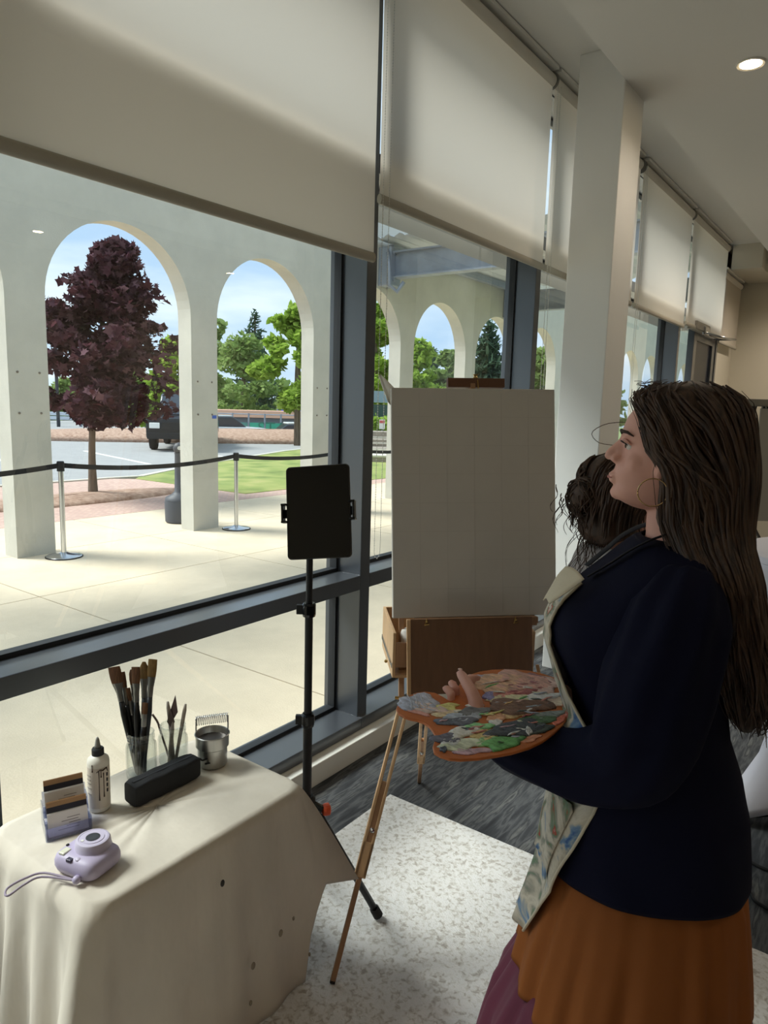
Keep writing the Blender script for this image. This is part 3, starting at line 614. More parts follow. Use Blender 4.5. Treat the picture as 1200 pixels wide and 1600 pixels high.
# ---------------------------------------------------------------- table under a drop cloth
TX0, TX1, TY0, TY1, TZ = -1.635, -1.215, .705, 1.315, .60
clothm = M('canvas_drop_cloth', (216, 208, 194), .95, var=.05, scale=5, bump=.9, bscale=7, stretch=(1,1,.45))
t = thing('small_table', ((TX0+TX1)/2, (TY0+TY1)/2, .011), 'small square table hidden under a cream drop cloth', 'table')
wd_dark = M('dark_wood', (90, 66, 48), .6)
MB().bx(TX0+.01, TX1-.01, TY0+.01, TY1-.01, TZ-.03, TZ-.004).build('tabletop', wd_dark, t)
for x in (TX0+.04, TX1-.04):
    for y in (TY0+.04, TY1-.04): MB().bx(x-.02, x+.02, y-.02, y+.02, .0115, TZ-.03).build('leg', wd_dark, t)
def rrect(x0, x1, y0, y1, r, n=160):
    """rounded rectangle points + outward normals, counter-clockwise from the middle of the +x side"""
    segs = [((x1, (y0+y1)/2), (x1, y1-r)), ('arc', (x1-r, y1-r), 0), ((x1-r, y1), (x0+r, y1)), ('arc', (x0+r, y1-r), 90), ((x0, y1-r), (x0, y0+r)), ('arc', (x0+r, y0+r), 180), ((x0+r, y0), (x1-r, y0)), ('arc', (x1-r, y0+r), 270), ((x1, y0+r), (x1, (y0+y1)/2))]
    P = []
    for s_ in segs:
        if s_[0] == 'arc':
            for k in range(9):
                a = math.radians(s_[2]+90*k/8.); P.append((s_[1][0]+r*math.cos(a), s_[1][1]+r*math.sin(a), math.cos(a), math.sin(a)))
        else:
            (ax_, ay_), (bx_, by_) = s_; L = math.hypot(bx_-ax_, by_-ay_); m = max(2, int(L/.0125)); dx, dy = (bx_-ax_)/L, (by_-ay_)/L
            for k in range(1, m): P.append((ax_+dx*L*k/m, ay_+dy*L*k/m, dy, -dx))
    return P
per = rrect(TX0, TX1, TY0, TY1, .045); m = MB(); rows = []
cx, cy = (TX0+TX1)/2, (TY0+TY1)/2
for q in (.02, .3, .6, .85, .97): rows.append([(cx+(x-cx)*q, cy+(y-cy)*q, TZ+.0012*math.sin(x*60+y*23)*(q < .95)) for x, y, nx, ny in per])
arcs = np.cumsum([0]+[math.hypot(per[i+1][0]-per[i][0], per[i+1][1]-per[i][1]) for i in range(len(per)-1)])
NR = 26
for k in range(NR+1):
    q = k/NR; row = []
    for i, (x, y, nx, ny) in enumerate(per):
        s_ = arcs[i]; corner = min(1., abs(nx*ny)*2.0)
        hem = .0125                                     # to the rug on the room side
        if ny > .6: hem = .27                            # short overhang at the far end
        elif ny > .05 and nx > 0: hem = .0125+(.27-.0125)*((ny-.05)/.55)**.5
        if nx < -.6: hem = .25
        elif nx < 0 and ny < -.05: hem = .0125+.24*min(1, (-nx)/.6)
        elif nx < 0 and ny > .0: hem = .26
        if ny < -.6 and nx < .3: hem = .0125+.11*math.exp(-((x+1.30)/.05)**2)
        z = TZ-.012-(TZ-.012-hem)*q if k else TZ
        amp = (.016+.045*corner)*q**.7
        fold = amp*math.sin(s_*46+1.3*math.sin(s_*9))+.5*amp*math.sin(s_*23+.7)
        near = 1.35 if ny < -.3 else (.42 if nx > .6 else .8)
        flare = (.012+.045*q+.05*corner*q) if k else 0
        if ny > .3: flare += .02*q
        if nx > .6: flare = .010+.012*q
        if nx < -.6: flare = .008+.005*q; near = .15
        off = flare+fold*near+(.004 if k else 0)
        skew = .05*q*max(0, (y-1.0)/.3) if nx > .6 else 0
        row.append((x+nx*off, y+ny*off+skew, z))
    rows.append(row)
m.loft(rows, caps=False); m.add(rows[0], [tuple(range(len(rows[0])))])
dc = tag(m.build('drop_cloth', clothm, smooth=True, solid=.0016), 'cream canvas cloth draped over the small table down to the rug', 'tablecloth')
sp = M('paint_spot', (62, 60, 56), .8); sp2 = M('faded_spot', (150, 140, 124), .9)
for px_, py_, r_, mt in [(346,1379,.006,sp), (437,1457,.007,sp2), (457,1434,.004,sp2), (394,1508,.007,sp2), (390,1566,.005,sp2), (482,1490,.004,sp2)]:
    p = pX(px_, py_, TX1+.012+.014*(1 if py_ < 1440 else 1.7))
    MB().ball((p[0]+.004, p[1], p[2]), (.0035, r_, r_*1.5), 10, 6).build('paint_spot', mt, dc, smooth=True)

ZT = TZ+.003
# ---------------------------------------------------------------- jars with brushes and knives
jarg = glassmat('jar_glass', (250, 252, 251), 2.0)
def jar(x, y, label, h=.125, r=.0405):
    t = thing('mason_jar', (x, y, ZT), label, 'jar', 'glass jars on the cloth')
    MB().lathe([(r*.85,0),(r*.98,.004),(r,.012),(r,h*.68),(r*.97,h*.75),(r*.84,h*.82),(r*.84,h*.86),(r*.89,h*.875),(r*.84,h*.89),(r*.84,h*.92),(r*.89,h*.935),(r*.84,h*.95),(r*.84,h),(r*.78,h),(r*.78,h*.84),(r*.9,h*.74),(r*.93,.02),(r*.8,.006)], (x, y, ZT), 28, caps=True).build('body', jarg, t, smooth=True, angle=60)
    MB().lathe([(r*.84,h-.001),(r*.87,h+.002),(r*.8,h+.003),(r*.78,h)], (x, y, ZT), 28, caps=False).build('rim', jarg, t, smooth=True)
    return t
j1 = pz(222, 1212, ZT)[:2]; j2 = pz(271, 1197, ZT)[:2]
jar(j1[0], j1[1], 'clear glass jar crammed with long paintbrushes')
jar(j2[0], j2[1], 'clear glass jar holding palette knives', h=.122)
ferr = M('ferrule_metal', (150,150,148), .3, 1.0); hand_b = M('brush_black', (20,20,22), .3); hand_n = M('brush_navy', (44,52,62), .35)
br1 = M('bristle_brown', (104,70,44), .8, var=.3, scale=60, stretch=(4,4,.4)); br2 = M('bristle_gold', (128,100,56), .8, var=.2, scale=60, stretch=(4,4,.4))
D1 = float(np.dot(V((j1[0], j1[1], .75))-CAMP, fw))
def brush(foot, tip, wtip, mats, label, filb=False):
    """handle foot inside the jar, bristle tip at the top; wtip = bristle half width"""
    hm, bm2 = mats; f_, t_ = V(foot), V(tip); d = nrm(t_-f_); L = np.linalg.norm(t_-f_)
    t = thing('paintbrush', f_, label, 'paintbrush', 'paintbrushes standing in the jar')
    MB().tube([f_+d*L*q for q in (0,.1,.3,.55,.68)], [.0035,.005,.0065,.009,.007], 8).build('handle', hm, t, smooth=True)
    side = nrm(r0-d*(r0 @ d)); bk = np.cross(d, side)
    def el(q, a, b): return [f_+d*L*q+side*a*math.cos(2*math.pi*k/12)+bk*b*math.sin(2*math.pi*k/12) for k in range(12)]
    MB().loft([el(.68,.0075,.0075), el(.76,.008,.007), el(.85,wtip*.9,.005)]).build('ferrule', ferr, t, smooth=True, angle=50)
    rg = [el(.85,wtip*.9,.004), el(.90,wtip,.0045), el(.96,wtip*(.85 if filb else 1),.003), el(1.,wtip*(.35 if filb else .95),.0012)]
    MB().loft(rg).build('bristles', bm2, t, smooth=True, angle=60)
def bt(px_, py_, dd): return pd(px_, py_, D1+dd)
bl = [((-.018,-.012),(178,1042,-.010),.017,(hand_b,br1),'widest brown flat paintbrush leaning furthest left',0),
      ((-.005,-.016),(190,1050,.020),.0095,(hand_b,br1),'thin dark paintbrush just right of the widest one',0),
      ((.006,.010),(205,1046,.028),.009,(hand_n,br1),'slim paintbrush behind the middle brush',1),
      ((.0,-.018),(212,1042,-.008),.012,(hand_b,br1),'dark flat paintbrush with a bare metal ferrule in the middle',0),
      ((.014,.004),(225,1034,.022),.0125,(hand_n,br2),'slim filbert paintbrush with blue-grey handle',1),
      ((.02,-.008),(239,1030,.0),.0125,(hand_n,br2),'gold-tipped flat paintbrush leaning furthest right',0),
      ((-.012,.014),(199,1075,.016),.008,(hand_b,br1),'short dark paintbrush low in the jar',0),
      ((.010,-.014),(227,1098,-.012),.008,(hand_b,br1),'shortest paintbrush at the right of the jar',0)]
for (ox, oy), (a, b, dd), wt, mm, l, fb in bl: brush((j1[0]+ox*.7, j1[1]+oy*.7, ZT+.008), bt(a, b, dd), wt, mm, l, fb)
D2 = float(np.dot(V((j2[0], j2[1], .7))-CAMP, fw))
pkh = M('knife_handle', (176,166,156), .5, var=.25, scale=60); pkb = M('knife_blade', (120,104,98), .4, .7, var=.2, scale=40)
def knife(ox, oy, tip, blade, label):
    f_ = V((j2[0]+ox, j2[1]+oy, ZT+.008)); t_ = pd(tip[0], tip[1], D2+tip[2]); d = nrm(t_-f_); L = np.linalg.norm(t_-f_)
    t = thing('palette_knife', f_, label, 'palette knife', 'palette knives standing in the jar'); side = nrm(r0-d*(r0 @ d)); bk = np.cross(d, side)
    if blade:
        MB().tube([f_, f_+d*L*.5, f_+d*L*.62], [.005,.006,.003], 8).build('handle', pkh, t, smooth=True)
        MB().tube([f_+d*L*.60, f_+d*L*.68+bk*.004], .002, 6).build('neck', chrome, t)
        c = f_+d*L*.66; MB().prism([c-side*.002, c+side*.002, c+side*.011+d*L*.10, c+d*L*.34, c-side*.011+d*L*.10], bk*.0014).build('blade', pkb, t)
    else:
        MB().tube([f_+d*L*q for q in (0,.5,.9,1.)], [.004,.005,.0055,.003], 8).build('handle', pkh, t, smooth=True)
        MB().prism([f_-side*.004, f_+side*.004, f_+side*.009+d*.03, f_+d*.0, f_-side*.009+d*.03][:3], bk*.0014).build('blade', pkb, t)
knife(-.006,-.01,(274,1086,-.004),True,'palette knife with a pointed trowel blade upright in the jar')
knife(.004,.0,(262,1096,.006),False,'palette knife with a pale paint-smeared handle at the left of its jar')
knife(.012,-.004,(290,1100,.004),False,'palette knife with a pale handle at the right of its jar')
knife(-.012,.006,(266,1108,-.010),True,'short broad palette knife behind the trowel blade')
hk = [pd(238,1116,D2), pd(246,1128,D2), pd(250,1140,D2-.005), (j2[0]-.02, j2[1], ZT+.02)]
tag(MB().tube(smoothpath(hk, 12), .003, 6).build('bent_wire_tool', pkb, smooth=True), 'thin bent metal tool hooked over the knife jar rim', 'tool')

# ---------------------------------------------------------------- brush washer pail
pp = pz(332, 1192, ZT); x, y = pp[0], pp[1]
t = thing('brush_washer', (x, y, ZT), 'small stainless steel brush washer with a coil spring handle', 'brush washer')
MB().lathe([(.039,0),(.041,.003),(.041,.052),(.046,.056),(.046,.088),(.049,.090),(.047,.092),(.044,.088),(.044,.06),(.036,.05),(.036,.006)], (x, y, ZT), 36).build('cup', steel, t, smooth=True, angle=45)
MB().lathe([(.043,.070),(.043,.072)], (x, y, ZT), 30).build('sieve', M('murky_metal', (70,64,60), .4, .6), t)
hd = nrm(V((.55, .83, 0))); a, b = V((x,y,ZT))+hd*.044, V((x,y,ZT))-hd*.044
hf = MB()
for p in (a, b): hf.tube([p+V((0,0,.06)), p+V((0,0,.138))], .0022, 6)
hf.build('uprights', chrome, t, smooth=True)
coil = [b+(a-b)*q+V((0,0,.132))+ .0125*(math.cos(q*2*math.pi*16)*V((0,0,1))+math.sin(q*2*math.pi*16)*V((hd[1],-hd[0],0))) for q in np.linspace(0,1,16*12)]
MB().tube(coil, .0013, 5).build('coil_handle', chrome, t, smooth=True)

# ---------------------------------------------------------------- glue bottle
pb = pz(156, 1262, ZT); x, y = pb[0], pb[1]; bt_r = .0265
t = thing('gesso_bottle', (x, y, ZT), 'white squeeze bottle with a black cap and brown drips', 'bottle')
bw = M('bottle_white', (232,228,216), .4)
MB().lathe([(bt_r*.9,0),(bt_r,.004),(bt_r,.125),(bt_r*.93,.134),(bt_r*.6,.142),(.011,.146)], (x, y, ZT), 28).build('body', bw, t, smooth=True, angle=60)
cp = MB().lathe([(.0145,.143),(.0145,.158),(.0125,.161)], (x, y, ZT), 20).build('cap', black, t)
MB().lathe([(.0085,.160),(.0068,.168),(.0045,.182),(.0022,.188)], (x, y, ZT), 14).build('nozzle', M('nozzle_grey', (140,138,132), .5), cp, smooth=True)
dv = V((-x, -y, 0)); dv = nrm(dv); sd_ = V((-dv[1], dv[0], 0)); drip = M('brown_drip', (74,56,42), .5)
MB().loft([[V((x,y,ZT+z))+(bt_r+.0004)*(math.cos(a)*dv+math.sin(a)*sd_) for a in np.linspace(-1.35,1.2,18)] for z in (.012,.118)], caps=False, closed=False).build('paper_label', M('label_paper', (216,206,192), .6), t)
def onb(a, z, e=.0012): return V((x,y,ZT+z))+(bt_r+e)*(math.cos(a)*dv+math.sin(a)*sd_)
for a, z0, z1 in ((.02,.112,.035), (.42,.105,.042), (.2,.115,.095), (-.55,.128,.110)):
    MB().tube([onb(a, z0+(z1-z0)*q) for q in np.linspace(0,1,8)], [.0015,.0012,.001,.001,.001,.001,.0014,.002], 6).build('drip', drip, t, smooth=True)
MB().tube([onb(a_, z_) for a_, z_ in ((-.2,.108),(.1,.114),(.35,.112),(.7,.116),(.85,.104))], [.001,.004,.004,.003,.001], 6, flat=.4).build('smear', drip, t, smooth=True)
ink = M('label_ink', (120,116,112), .7)
for k, z in enumerate((.098,.088,.078,.066,.05)):
    MB().tube([onb(a_, z) for a_ in np.linspace(-1.25,-.75,6)], .0008, 4).build('print_line', ink, t)
for k in range(4):
    MB().tube([onb(.75+.02*q, .052+.014*k+.008*q) for q in (0,1)], .0022, 4).build('letter_mark', M('ink_dark', (40,38,40), .6), t)

# ---------------------------------------------------------------- pencil case
c0, c1 = pz(208, 1262, ZT), pz(309, 1213, ZT)
ax_ = nrm(V((c1[0]-c0[0], c1[1]-c0[1], 0))); ay_ = V((-ax_[1], ax_[0], 0)); L = np.linalg.norm((c1-c0)[:2])
mid = (c0+c1)/2+ay_*.012
t = thing('pencil_case', (mid[0], mid[1], ZT), 'long black zip pencil case lying on the cloth', 'pencil case')
caseb = M('case_nylon', (20,21,25), .75, bump=.2, bscale=700)
rg = []
for q in np.linspace(-1,1,15):
    e = 1-.12*max(0, abs(q)-.9)/.1; c = mid+ax_*q*L/2; hw, hh = .028*e, .0295*e; ring = []
    for k in range(20):
        a = 2*math.pi*k/20; ca, sa = math.cos(a), math.sin(a)
        ring.append(c+ay_*hw*np.sign(ca)*abs(ca)**.3+V((0,0,ZT*0+.0305+hh*np.sign(sa)*abs(sa)**.3+.0012*math.sin(q*9+k))))
    rg.append(ring)
MB().loft(rg).build('pouch', caseb, t, smooth=True, angle=60)
zp = MB().tube([mid-ax_*L*.46+V((0,0,.060)), mid+ax_*L*.46+V((0,0,.060))], .004, 6, flat=.4, up=(0,0,1)).build('zipper', M('zipper', (40,41,46), .5), t)
e = mid+ax_*L*.5+V((0,0,.04))
MB().tube(smoothpath([e-ax_*.004, e+ax_*.014+V((0,0,.002)), e+ax_*.026+V((0,0,-.008)), e+ax_*.045+ay_*-.006+V((0,0,-.006)), e+ax_*.052-ay_*.012+V((0,0,-.018)), e+ax_*.03-ay_*.006+V((0,0,-.018))], 18), .0028, 6).build('pull_cord', caseb, t, smooth=True)

# ---------------------------------------------------------------- business card holder
fl, fr_ = pz(74, 1316, ZT), pz(143, 1297, ZT)
hx = nrm(V((fr_[0]-fl[0], fr_[1]-fl[1], 0))); hy = V((-hx[1], hx[0], 0)); W = .096; o0 = V(((fl[0]+fr_[0])/2, (fl[1]+fr_[1])/2, ZT))
acr = glassmat('clear_acrylic', (222, 226, 240), 3.0)
t = thing('card_holder', o0+hy*.04, 'clear acrylic two-tier business card holder', 'card holder')
def hp(u, v, z): return o0+hx*u+hy*v+V((0,0,z))
lean = nrm(hy*.28+V((0,0,1))); thk = nrm(np.cross(hx, lean))
for sgn in (-1, 1):
    MB().prism([hp(sgn*W/2,0,0), hp(sgn*W/2,.085,0), hp(sgn*W/2,.085,.062), hp(sgn*W/2,.055,.062), hp(sgn*W/2,.045,.034), hp(sgn*W/2,.008,.034)], hx*.0025*sgn).build('side', acr, t)
MB().obox(hp(0,.042,.0015), hx, hy, (0,0,1), (W/2,.042,.0012)).build('base', acr, t)
for v, z in ((.0,.0),(.042,.034)):
    MB().obox(hp(0,v+.0035,z+.0145), hx, thk, lean, (W/2,.0011,.013)).build('front_lip', acr, t)
    MB().obox(hp(0,v+.030,z+.0265), hx, thk, lean, (W/2,.0011,.025)).build('back_panel', acr, t)
    MB().obox(hp(0,v+.015,z+.003), hx, hy, (0,0,1), (W/2,.016,.0011)).build('shelf', acr, t)
cw = M('card_white', (232,228,226), .5); cdk = M('card_dark', (34,32,40), .4); ctan = M('card_tan', (176,138,98), .6); cink = M('card_ink', (110,104,104), .7)
for tier, (v, z) in enumerate(((.0,.0),(.042,.034))):
    nm = ('front', 'upper')[tier]
    for k in range(5):
        b_ = hp(0, v+.0075+.0019*k, z+.0045); c = b_+lean*.0255
        cd = thing('business_card', b_, 'white business card in the %s tier of the holder' % ('lower front' if tier == 0 else 'upper back'), 'card', 'white cards in the %s tier' % nm)
        MB().obox(c, hx, thk, lean, (.0435,.0004,.0255)).build('sheet', cw, cd)
        if k == 0:
            for q, (u, wd_) in enumerate(((.012,.020),(.004,.026),(.014,.018),(.010,.020),(.0,.032))):
                MB().obox(c-thk*np.sign((thk @ (CAMP-c)))*-.0006+lean*(.010-.006*q)+hx*u, hx, thk, lean, (wd_*.7,.0002,.0006)).build('print_line', cink, cd)
    for k in range(3):
        b_ = hp(0, v+.0180+.0021*k, z+.0165); c = b_+lean*.033
        cd = thing('business_card', b_, 'dark card with a tan top edge in the %s tier of the holder' % ('lower front' if tier == 0 else 'upper back'), 'card', 'dark cards in the %s tier' % nm)
        MB().obox(b_+lean*.0255, hx, thk, lean, (.0435,.0004,.0255)).build('sheet', cdk, cd)
        MB().obox(b_+lean*.0565, hx, thk, lean, (.0435,.0004,.0055)).build('top_edge', ctan, cd)

# ---------------------------------------------------------------- lilac instant camera lying on its back
cn_, cr_, cl_ = pz(140, 1388, ZT), pz(199, 1342, ZT), pz(88, 1362, ZT)
ex1 = nrm(V((cr_[0]-cn_[0], cr_[1]-cn_[1], 0))); ey1 = V((-ex1[1], ex1[0], 0)); co = cn_+ex1*.052+ey1*.058+V((0,0,0))
t = thing('instant_camera', (co[0], co[1], ZT), 'lilac instant camera lying on its back on the cloth', 'camera')
lil = M('lilac_plastic', (188,178,206), .45); lil2 = M('lilac_light', (204,196,218), .4)
def cpnt(a, b, z): return V((co[0], co[1], ZT))+ex1*a+ey1*b+V((0,0,z))
def sup(hw, hl, z, n=36, p=.42, oa=0, ob=0):
    return [cpnt(oa+hw*np.sign(math.cos(2*math.pi*k/n))*abs(math.cos(2*math.pi*k/n))**p, ob+hl*np.sign(math.sin(2*math.pi*k/n))*abs(math.sin(2*math.pi*k/n))**p, z) for k in range(n)]
body = MB().loft([sup(.040,.050,.001), sup(.047,.056,.006), sup(.050,.060,.016), sup(.050,.060,.026), sup(.047,.057,.036), sup(.039,.049,.043), sup(.02,.03,.0445)]).build('body', lil, t, smooth=True)
lb = -.004; la = .012
rn = lambda r_, z: [cpnt(la+r_*math.cos(2*math.pi*k/36), lb+r_*math.sin(2*math.pi*k/36), z) for k in range(36)]
lens = MB().loft([rn(.041,.036), rn(.038,.046), rn(.0365,.058), rn(.034,.062), rn(.030,.063), rn(.0295,.0622), rn(.024,.0622), rn(.0235,.0635), rn(.014,.0635)]).build('lens_barrel', lil2, t, smooth=True, angle=40)
MB().lathe([(.0135,0),(.0135,.001),(.012,.0015)], cpnt(la,lb,.063), 24).build('lens_glass', M('lens_dark', (60,62,68), .08), lens)
MB().lathe([(.015,0),(.015,.0014),(.013,.0014)], cpnt(la,lb,.0628), 24, caps=False).build('lens_ring', M('lens_ring', (44,44,48), .4), lens)
MB().obox(cpnt(la-.020,lb+.010,.0636), ex1, ey1, (0,0,1), (.003,.003,.0006)).build('mirror', white, lens)
MB().obox(cpnt(-.030,.034,.0435), ex1, ey1, (0,0,1), (.011,.008,.003)).build('flash_window', M('flash_pearl', (226,226,206), .15), t, bevel=.002)
MB().obox(cpnt(-.012,.046,.0430), ex1, ey1, (0,0,1), (.003,.002,.003)).build('sensor', black, t)
MB().obox(cpnt(-.043,.006,.0395), ex1, ey1, (0,0,1), (.005,.007,.0035)).build('viewfinder', M('viewfinder_dark', (70,66,84), .2), t, bevel=.001)
MB().ball(cpnt(-.036,-.010,.0415), (.008,.006,.0035), 16, 8).build('shutter_button', lil2, t, smooth=True)
e = cpnt(-.050,-.026,.012); MB().ball(e-ex1*.006, (.009,.009,.009), 12, 8).build('strap_lug', lil, t, smooth=True)
sw = [e-ex1*.008]+[pz(a, b, ZT+h_) for a, b, h_ in ((70,1364,.010),(40,1372,.008),(14,1386,.006),(8,1396,.004),(14,1399,.004),(38,1382,.008),(66,1370,.010))]+[e-ex1*.008-ey1*.004]
sw[4][2] -= .0; MB().tube(smoothpath(sw, 40), .0024, 6).build('wrist_strap', M('lilac_cord', (160,148,166), .8), t, smooth=True)

# ---------------------------------------------------------------- tablet stand and tablet
PX, PY = -1.325, 1.462
t = thing('tablet_stand', (PX, PY, .011), 'tall black tripod stand behind the table holding a tablet', 'stand')
MB().tube([(PX,PY,.36),(PX,PY,.72)], .0135, 14).build('lower_pole', black, t, smooth=True, angle=40)
MB().tube([(PX,PY,.70),(PX,PY,1.02)], .0115, 14).build('middle_pole', black, t, smooth=True, angle=40)
MB().tube([(PX,PY,1.0),(PX,PY,1.20)], .0095, 14).build('upper_pole', black, t, smooth=True, angle=40)
for z in (.70, 1.035):
    cl = MB().lathe([(.018,-.02),(.020,-.012),(.020,.014),(.016,.02)], (PX,PY,z), 16).build('collar', blackg, t)
    MB().obox((PX-.024*r0[0],PY-.024*r0[1],z), r0, fwh, (0,0,1), (.012,.007,.014)).build('clamp_lever', black, cl, bevel=.002)
hb2 = MB().lathe([(.02,-.03),(.026,-.02),(.026,.03),(.018,.04)], (PX,PY,.42), 16).build('hub', black, t)
kn = V((PX,PY,.42))+r0*.05+fwh*-.01
MB().lathe([(.016,0),(.018,.006),(.018,.018),(.012,.022)], kn, 14, r0*.8+fwh*.3).build('orange_knob', M('orange_knob', (214,84,44), .5), hb2)
MB().tube([V((PX,PY,.43))+r0*.02, kn], .012, 10).build('knob_arm', blackg, hb2)
ft = V(pz(592, 1432, .02)); 
for k, f_ in enumerate((ft, V((-1.66,1.70,.02)), V((-1.12,1.39,.02)) if 0 else V((-1.42,1.19,.02)))):
    up_ = V((PX,PY,.43)) if k else V((PX,PY,.43))+r0*.02
    lg = MB().tube([up_, f_+(up_-f_)*.08], .011, 10).build('leg', black, t, smooth=True)
    MB().tube([f_+(up_-f_)*.08, f_+(up_-f_)*.01], [.015,.016], 10).build('rubber_foot', rubber, lg, smooth=True, angle=40)
Dt = 1.95
cs = [pd(444,731,Dt+.03), pd(543,729,Dt+.0), pd(552,866,Dt-.03), pd(454,875,Dt+.0)]
ce = sum(cs)/4; tx_ = nrm((cs[1]-cs[0])+(cs[2]-cs[3])); ty_ = nrm((cs[0]-cs[3])+(cs[1]-cs[2])); ty_ = nrm(ty_-tx_*(ty_ @ tx_)); tn_ = np.cross(tx_, ty_)
hw = np.linalg.norm(cs[1]-cs[0])/2; hh = np.linalg.norm(cs[0]-cs[3])/2
t = thing('tablet', ce-ty_*hh, 'black tablet with dark screen clamped upright on the tripod stand', 'tablet')
def rr2(hw_, hh_, r_, off):
    P = []
    for sx, sy, a0 in ((1,1,0),(-1,1,90),(-1,-1,180),(1,-1,270)):
        for k in range(7): a = math.radians(a0+15*k); P.append(ce+tx_*(sx*(hw_-r_)+r_*math.cos(a))+ty_*(sy*(hh_-r_)+r_*math.sin(a))+tn_*off)
    return P
MB().prism(rr2(hw,hh,.012,-.004), tn_*.0075).build('casing', M('tablet_case', (60,58,56), .4, .5), t, bevel=.0015)
MB().prism(rr2(hw-.003,hh-.003,.010,.0035), tn_*.001).build('screen', blackg, t)
stn = bpy.data.objects['tablet_stand']
for sx in (-1, 1):
    c = ce+tx_*sx*(hw+.006)+tn_*.002-ty_*.0; m = MB(); m.obox(c+tx_*sx*.004, tx_, ty_, tn_, (.003,.026,.012)); m.obox(c-ty_*.024, tx_, ty_, tn_, (.008,.003,.012)); m.obox(c+ty_*.024, tx_, ty_, tn_, (.008,.003,.012)); m.build('clamp_jaw', blackg, stn, bevel=.001)
m = MB(); m.obox(ce-tn_*.012, tx_, ty_, tn_, (hw+.008,.012,.005)); m.tube([ce-tn_*.016, V((PX,PY,1.195))], .010, 8); m.build('clamp_arm', black, stn)
# ================================================================== EASEL AND CANVAS
wood = M('beech_wood', (198, 162, 122), .5, var=.12, scale=7, stretch=(6,6,.6), bump=.05, bscale=60)
wood2 = M('dark_beech', (160, 122, 90), .5, var=.15, scale=7, stretch=(6,6,.6))
panelw = M('palette_panel_wood', (112, 80, 58), .45, var=.10, scale=6, stretch=(8,8,.4))
KA, KB, KC, KD = pd(612,607,2.31), pd(868,607,2.37), pd(868,962,2.37), pd(613,965,2.31)
kc = (KA+KB+KC+KD)/4; kx = nrm((KB-KA)+(KC-KD)); ky = nrm((KA-KD)+(KB-KC)); ky = nrm(ky-kx*(ky @ kx)); kn_ = np.cross(kx, ky)
kw, kh = (np.linalg.norm(KB-KA)+np.linalg.norm(KC-KD))/4, (np.linalg.norm(KA-KD)+np.linalg.norm(KB-KC))/4
t = thing('canvas', kc-ky*kh, 'large blank stretched canvas on the wooden easel', 'canvas')
cvm = M('primed_canvas', (206,200,192), .85, var=.02, scale=4, bump=.12, bscale=900)
MB().obox(kc-kn_*.010, kx, ky, kn_, (kw,kh,.010)).build('canvas_face', cvm, t, bevel=.003)
for sx in (-1, 1): MB().obox(kc-kn_*.022+kx*sx*(kw-.02), kx, ky, kn_, (.018,kh-.004,.0019)).build('stretcher_bar', wood, t)
# faint pencil grid (thin graphite lines)
pg = M('pencil', (194,188,181), .8)
for k in range(1, 6): MB().obox(kc+kx*(-kw+2*kw*k/6.)+kn_*.0002, kx, ky, kn_, (.0005,kh*.96,.0003)).build('pencil_line', pg, t)
for k in range(1, 8): MB().obox(kc+ky*(-kh+2*kh*k/8.)+kn_*.0002, kx, ky, kn_, (kw*.96,.0005,.0003)).build('pencil_line', pg, t)
# local easel frame: horizontal right (ex), horizontal back (ey)
ex = nrm(V((kx[0], kx[1], 0))); ey = V((-ex[1], ex[0], 0))
bot = kc-ky*kh; t = thing('easel', (bot[0], bot[1], .011), 'wooden box easel with slotted folding legs holding the canvas', 'easel')
# tray under the canvas
tr_c = bot-ky*.012+kn_*.008
MB().obox(tr_c, kx, ky, kn_, (.205,.011,.020)).build('canvas_tray', wood2, t, bevel=.002)
MB().obox(tr_c-ky*.011+kn_*.016, kx, ky, kn_, (.20,.006,.006)).build('tray_lip', wood2, t, bevel=.001)
text('MEEDEN', .016, M('burnt_ink', (60,34,24), .7), t, 'stamp', tr_c+kn_*.0205+ky*.001+kx*.0, kx, ky, .0004)
# brown panel hanging under the tray
PA, PB, PC, PD2 = pd(641,972,2.24), pd(831,970,2.28), pd(829,1076,2.28), pd(645,1078,2.24)
pc = (PA+PB+PC+PD2)/4; pw, ph = np.linalg.norm(PB-PA)/2, np.linalg.norm(PA-PD2)/2+.012
MB().obox(pc-ky*.0, kx, ky, kn_, (pw,ph,.004)).build('panel', panelw, t, bevel=.001)
MB().obox(pc-kx*(pw+.006), kx, ky, kn_, (.006,ph,.006)).build('panel_edge', wood, t, bevel=.001)
for q in (-.74, .72):
    c = pc+kx*pw*q+ky*(ph-.012)+kn_*.008; ck = MB().tube([c-kx*.006-ky*.008, c+ky*.014], .0018, 6).build('clip', brass, t)
    MB().tube([c-ky*.006-kx*.008, c-ky*.004+kx*.008], .0016, 6).build('clip_wing', brass, ck); MB().ball(c+ky*.004, .004, 8, 6).build('clip_screw', brass, ck)
# mast behind the canvas + top clamp
mb_, mt_ = bot-kn_*.035-ky*.10, kc+ky*(kh+.02)-kn_*.035
MB().bar(mb_+kx*.0, mt_, .045, .016, up=kx).build('mast', wood2, t, bevel=.002)
tcp = pd(743, 599, 2.37); tk = MB().obox(tcp, kx, ky, kn_, (.097,.0155,.014)).build('top_clamp', M('walnut', (106,68,44), .45, var=.15, scale=8), t, bevel=.002)
MB().lathe([(.007,0),(.008,.004),(.005,.008),(.008,.014)], tcp+ky*.0155, 10, ky).build('clamp_knob', brass, tk)
MB().tube([tcp+ky*.010+kn_*.016+kx*.003, tcp-ky*.022+kn_*.016+kx*.006], .0018, 6).build('clamp_pin', brass, tk)
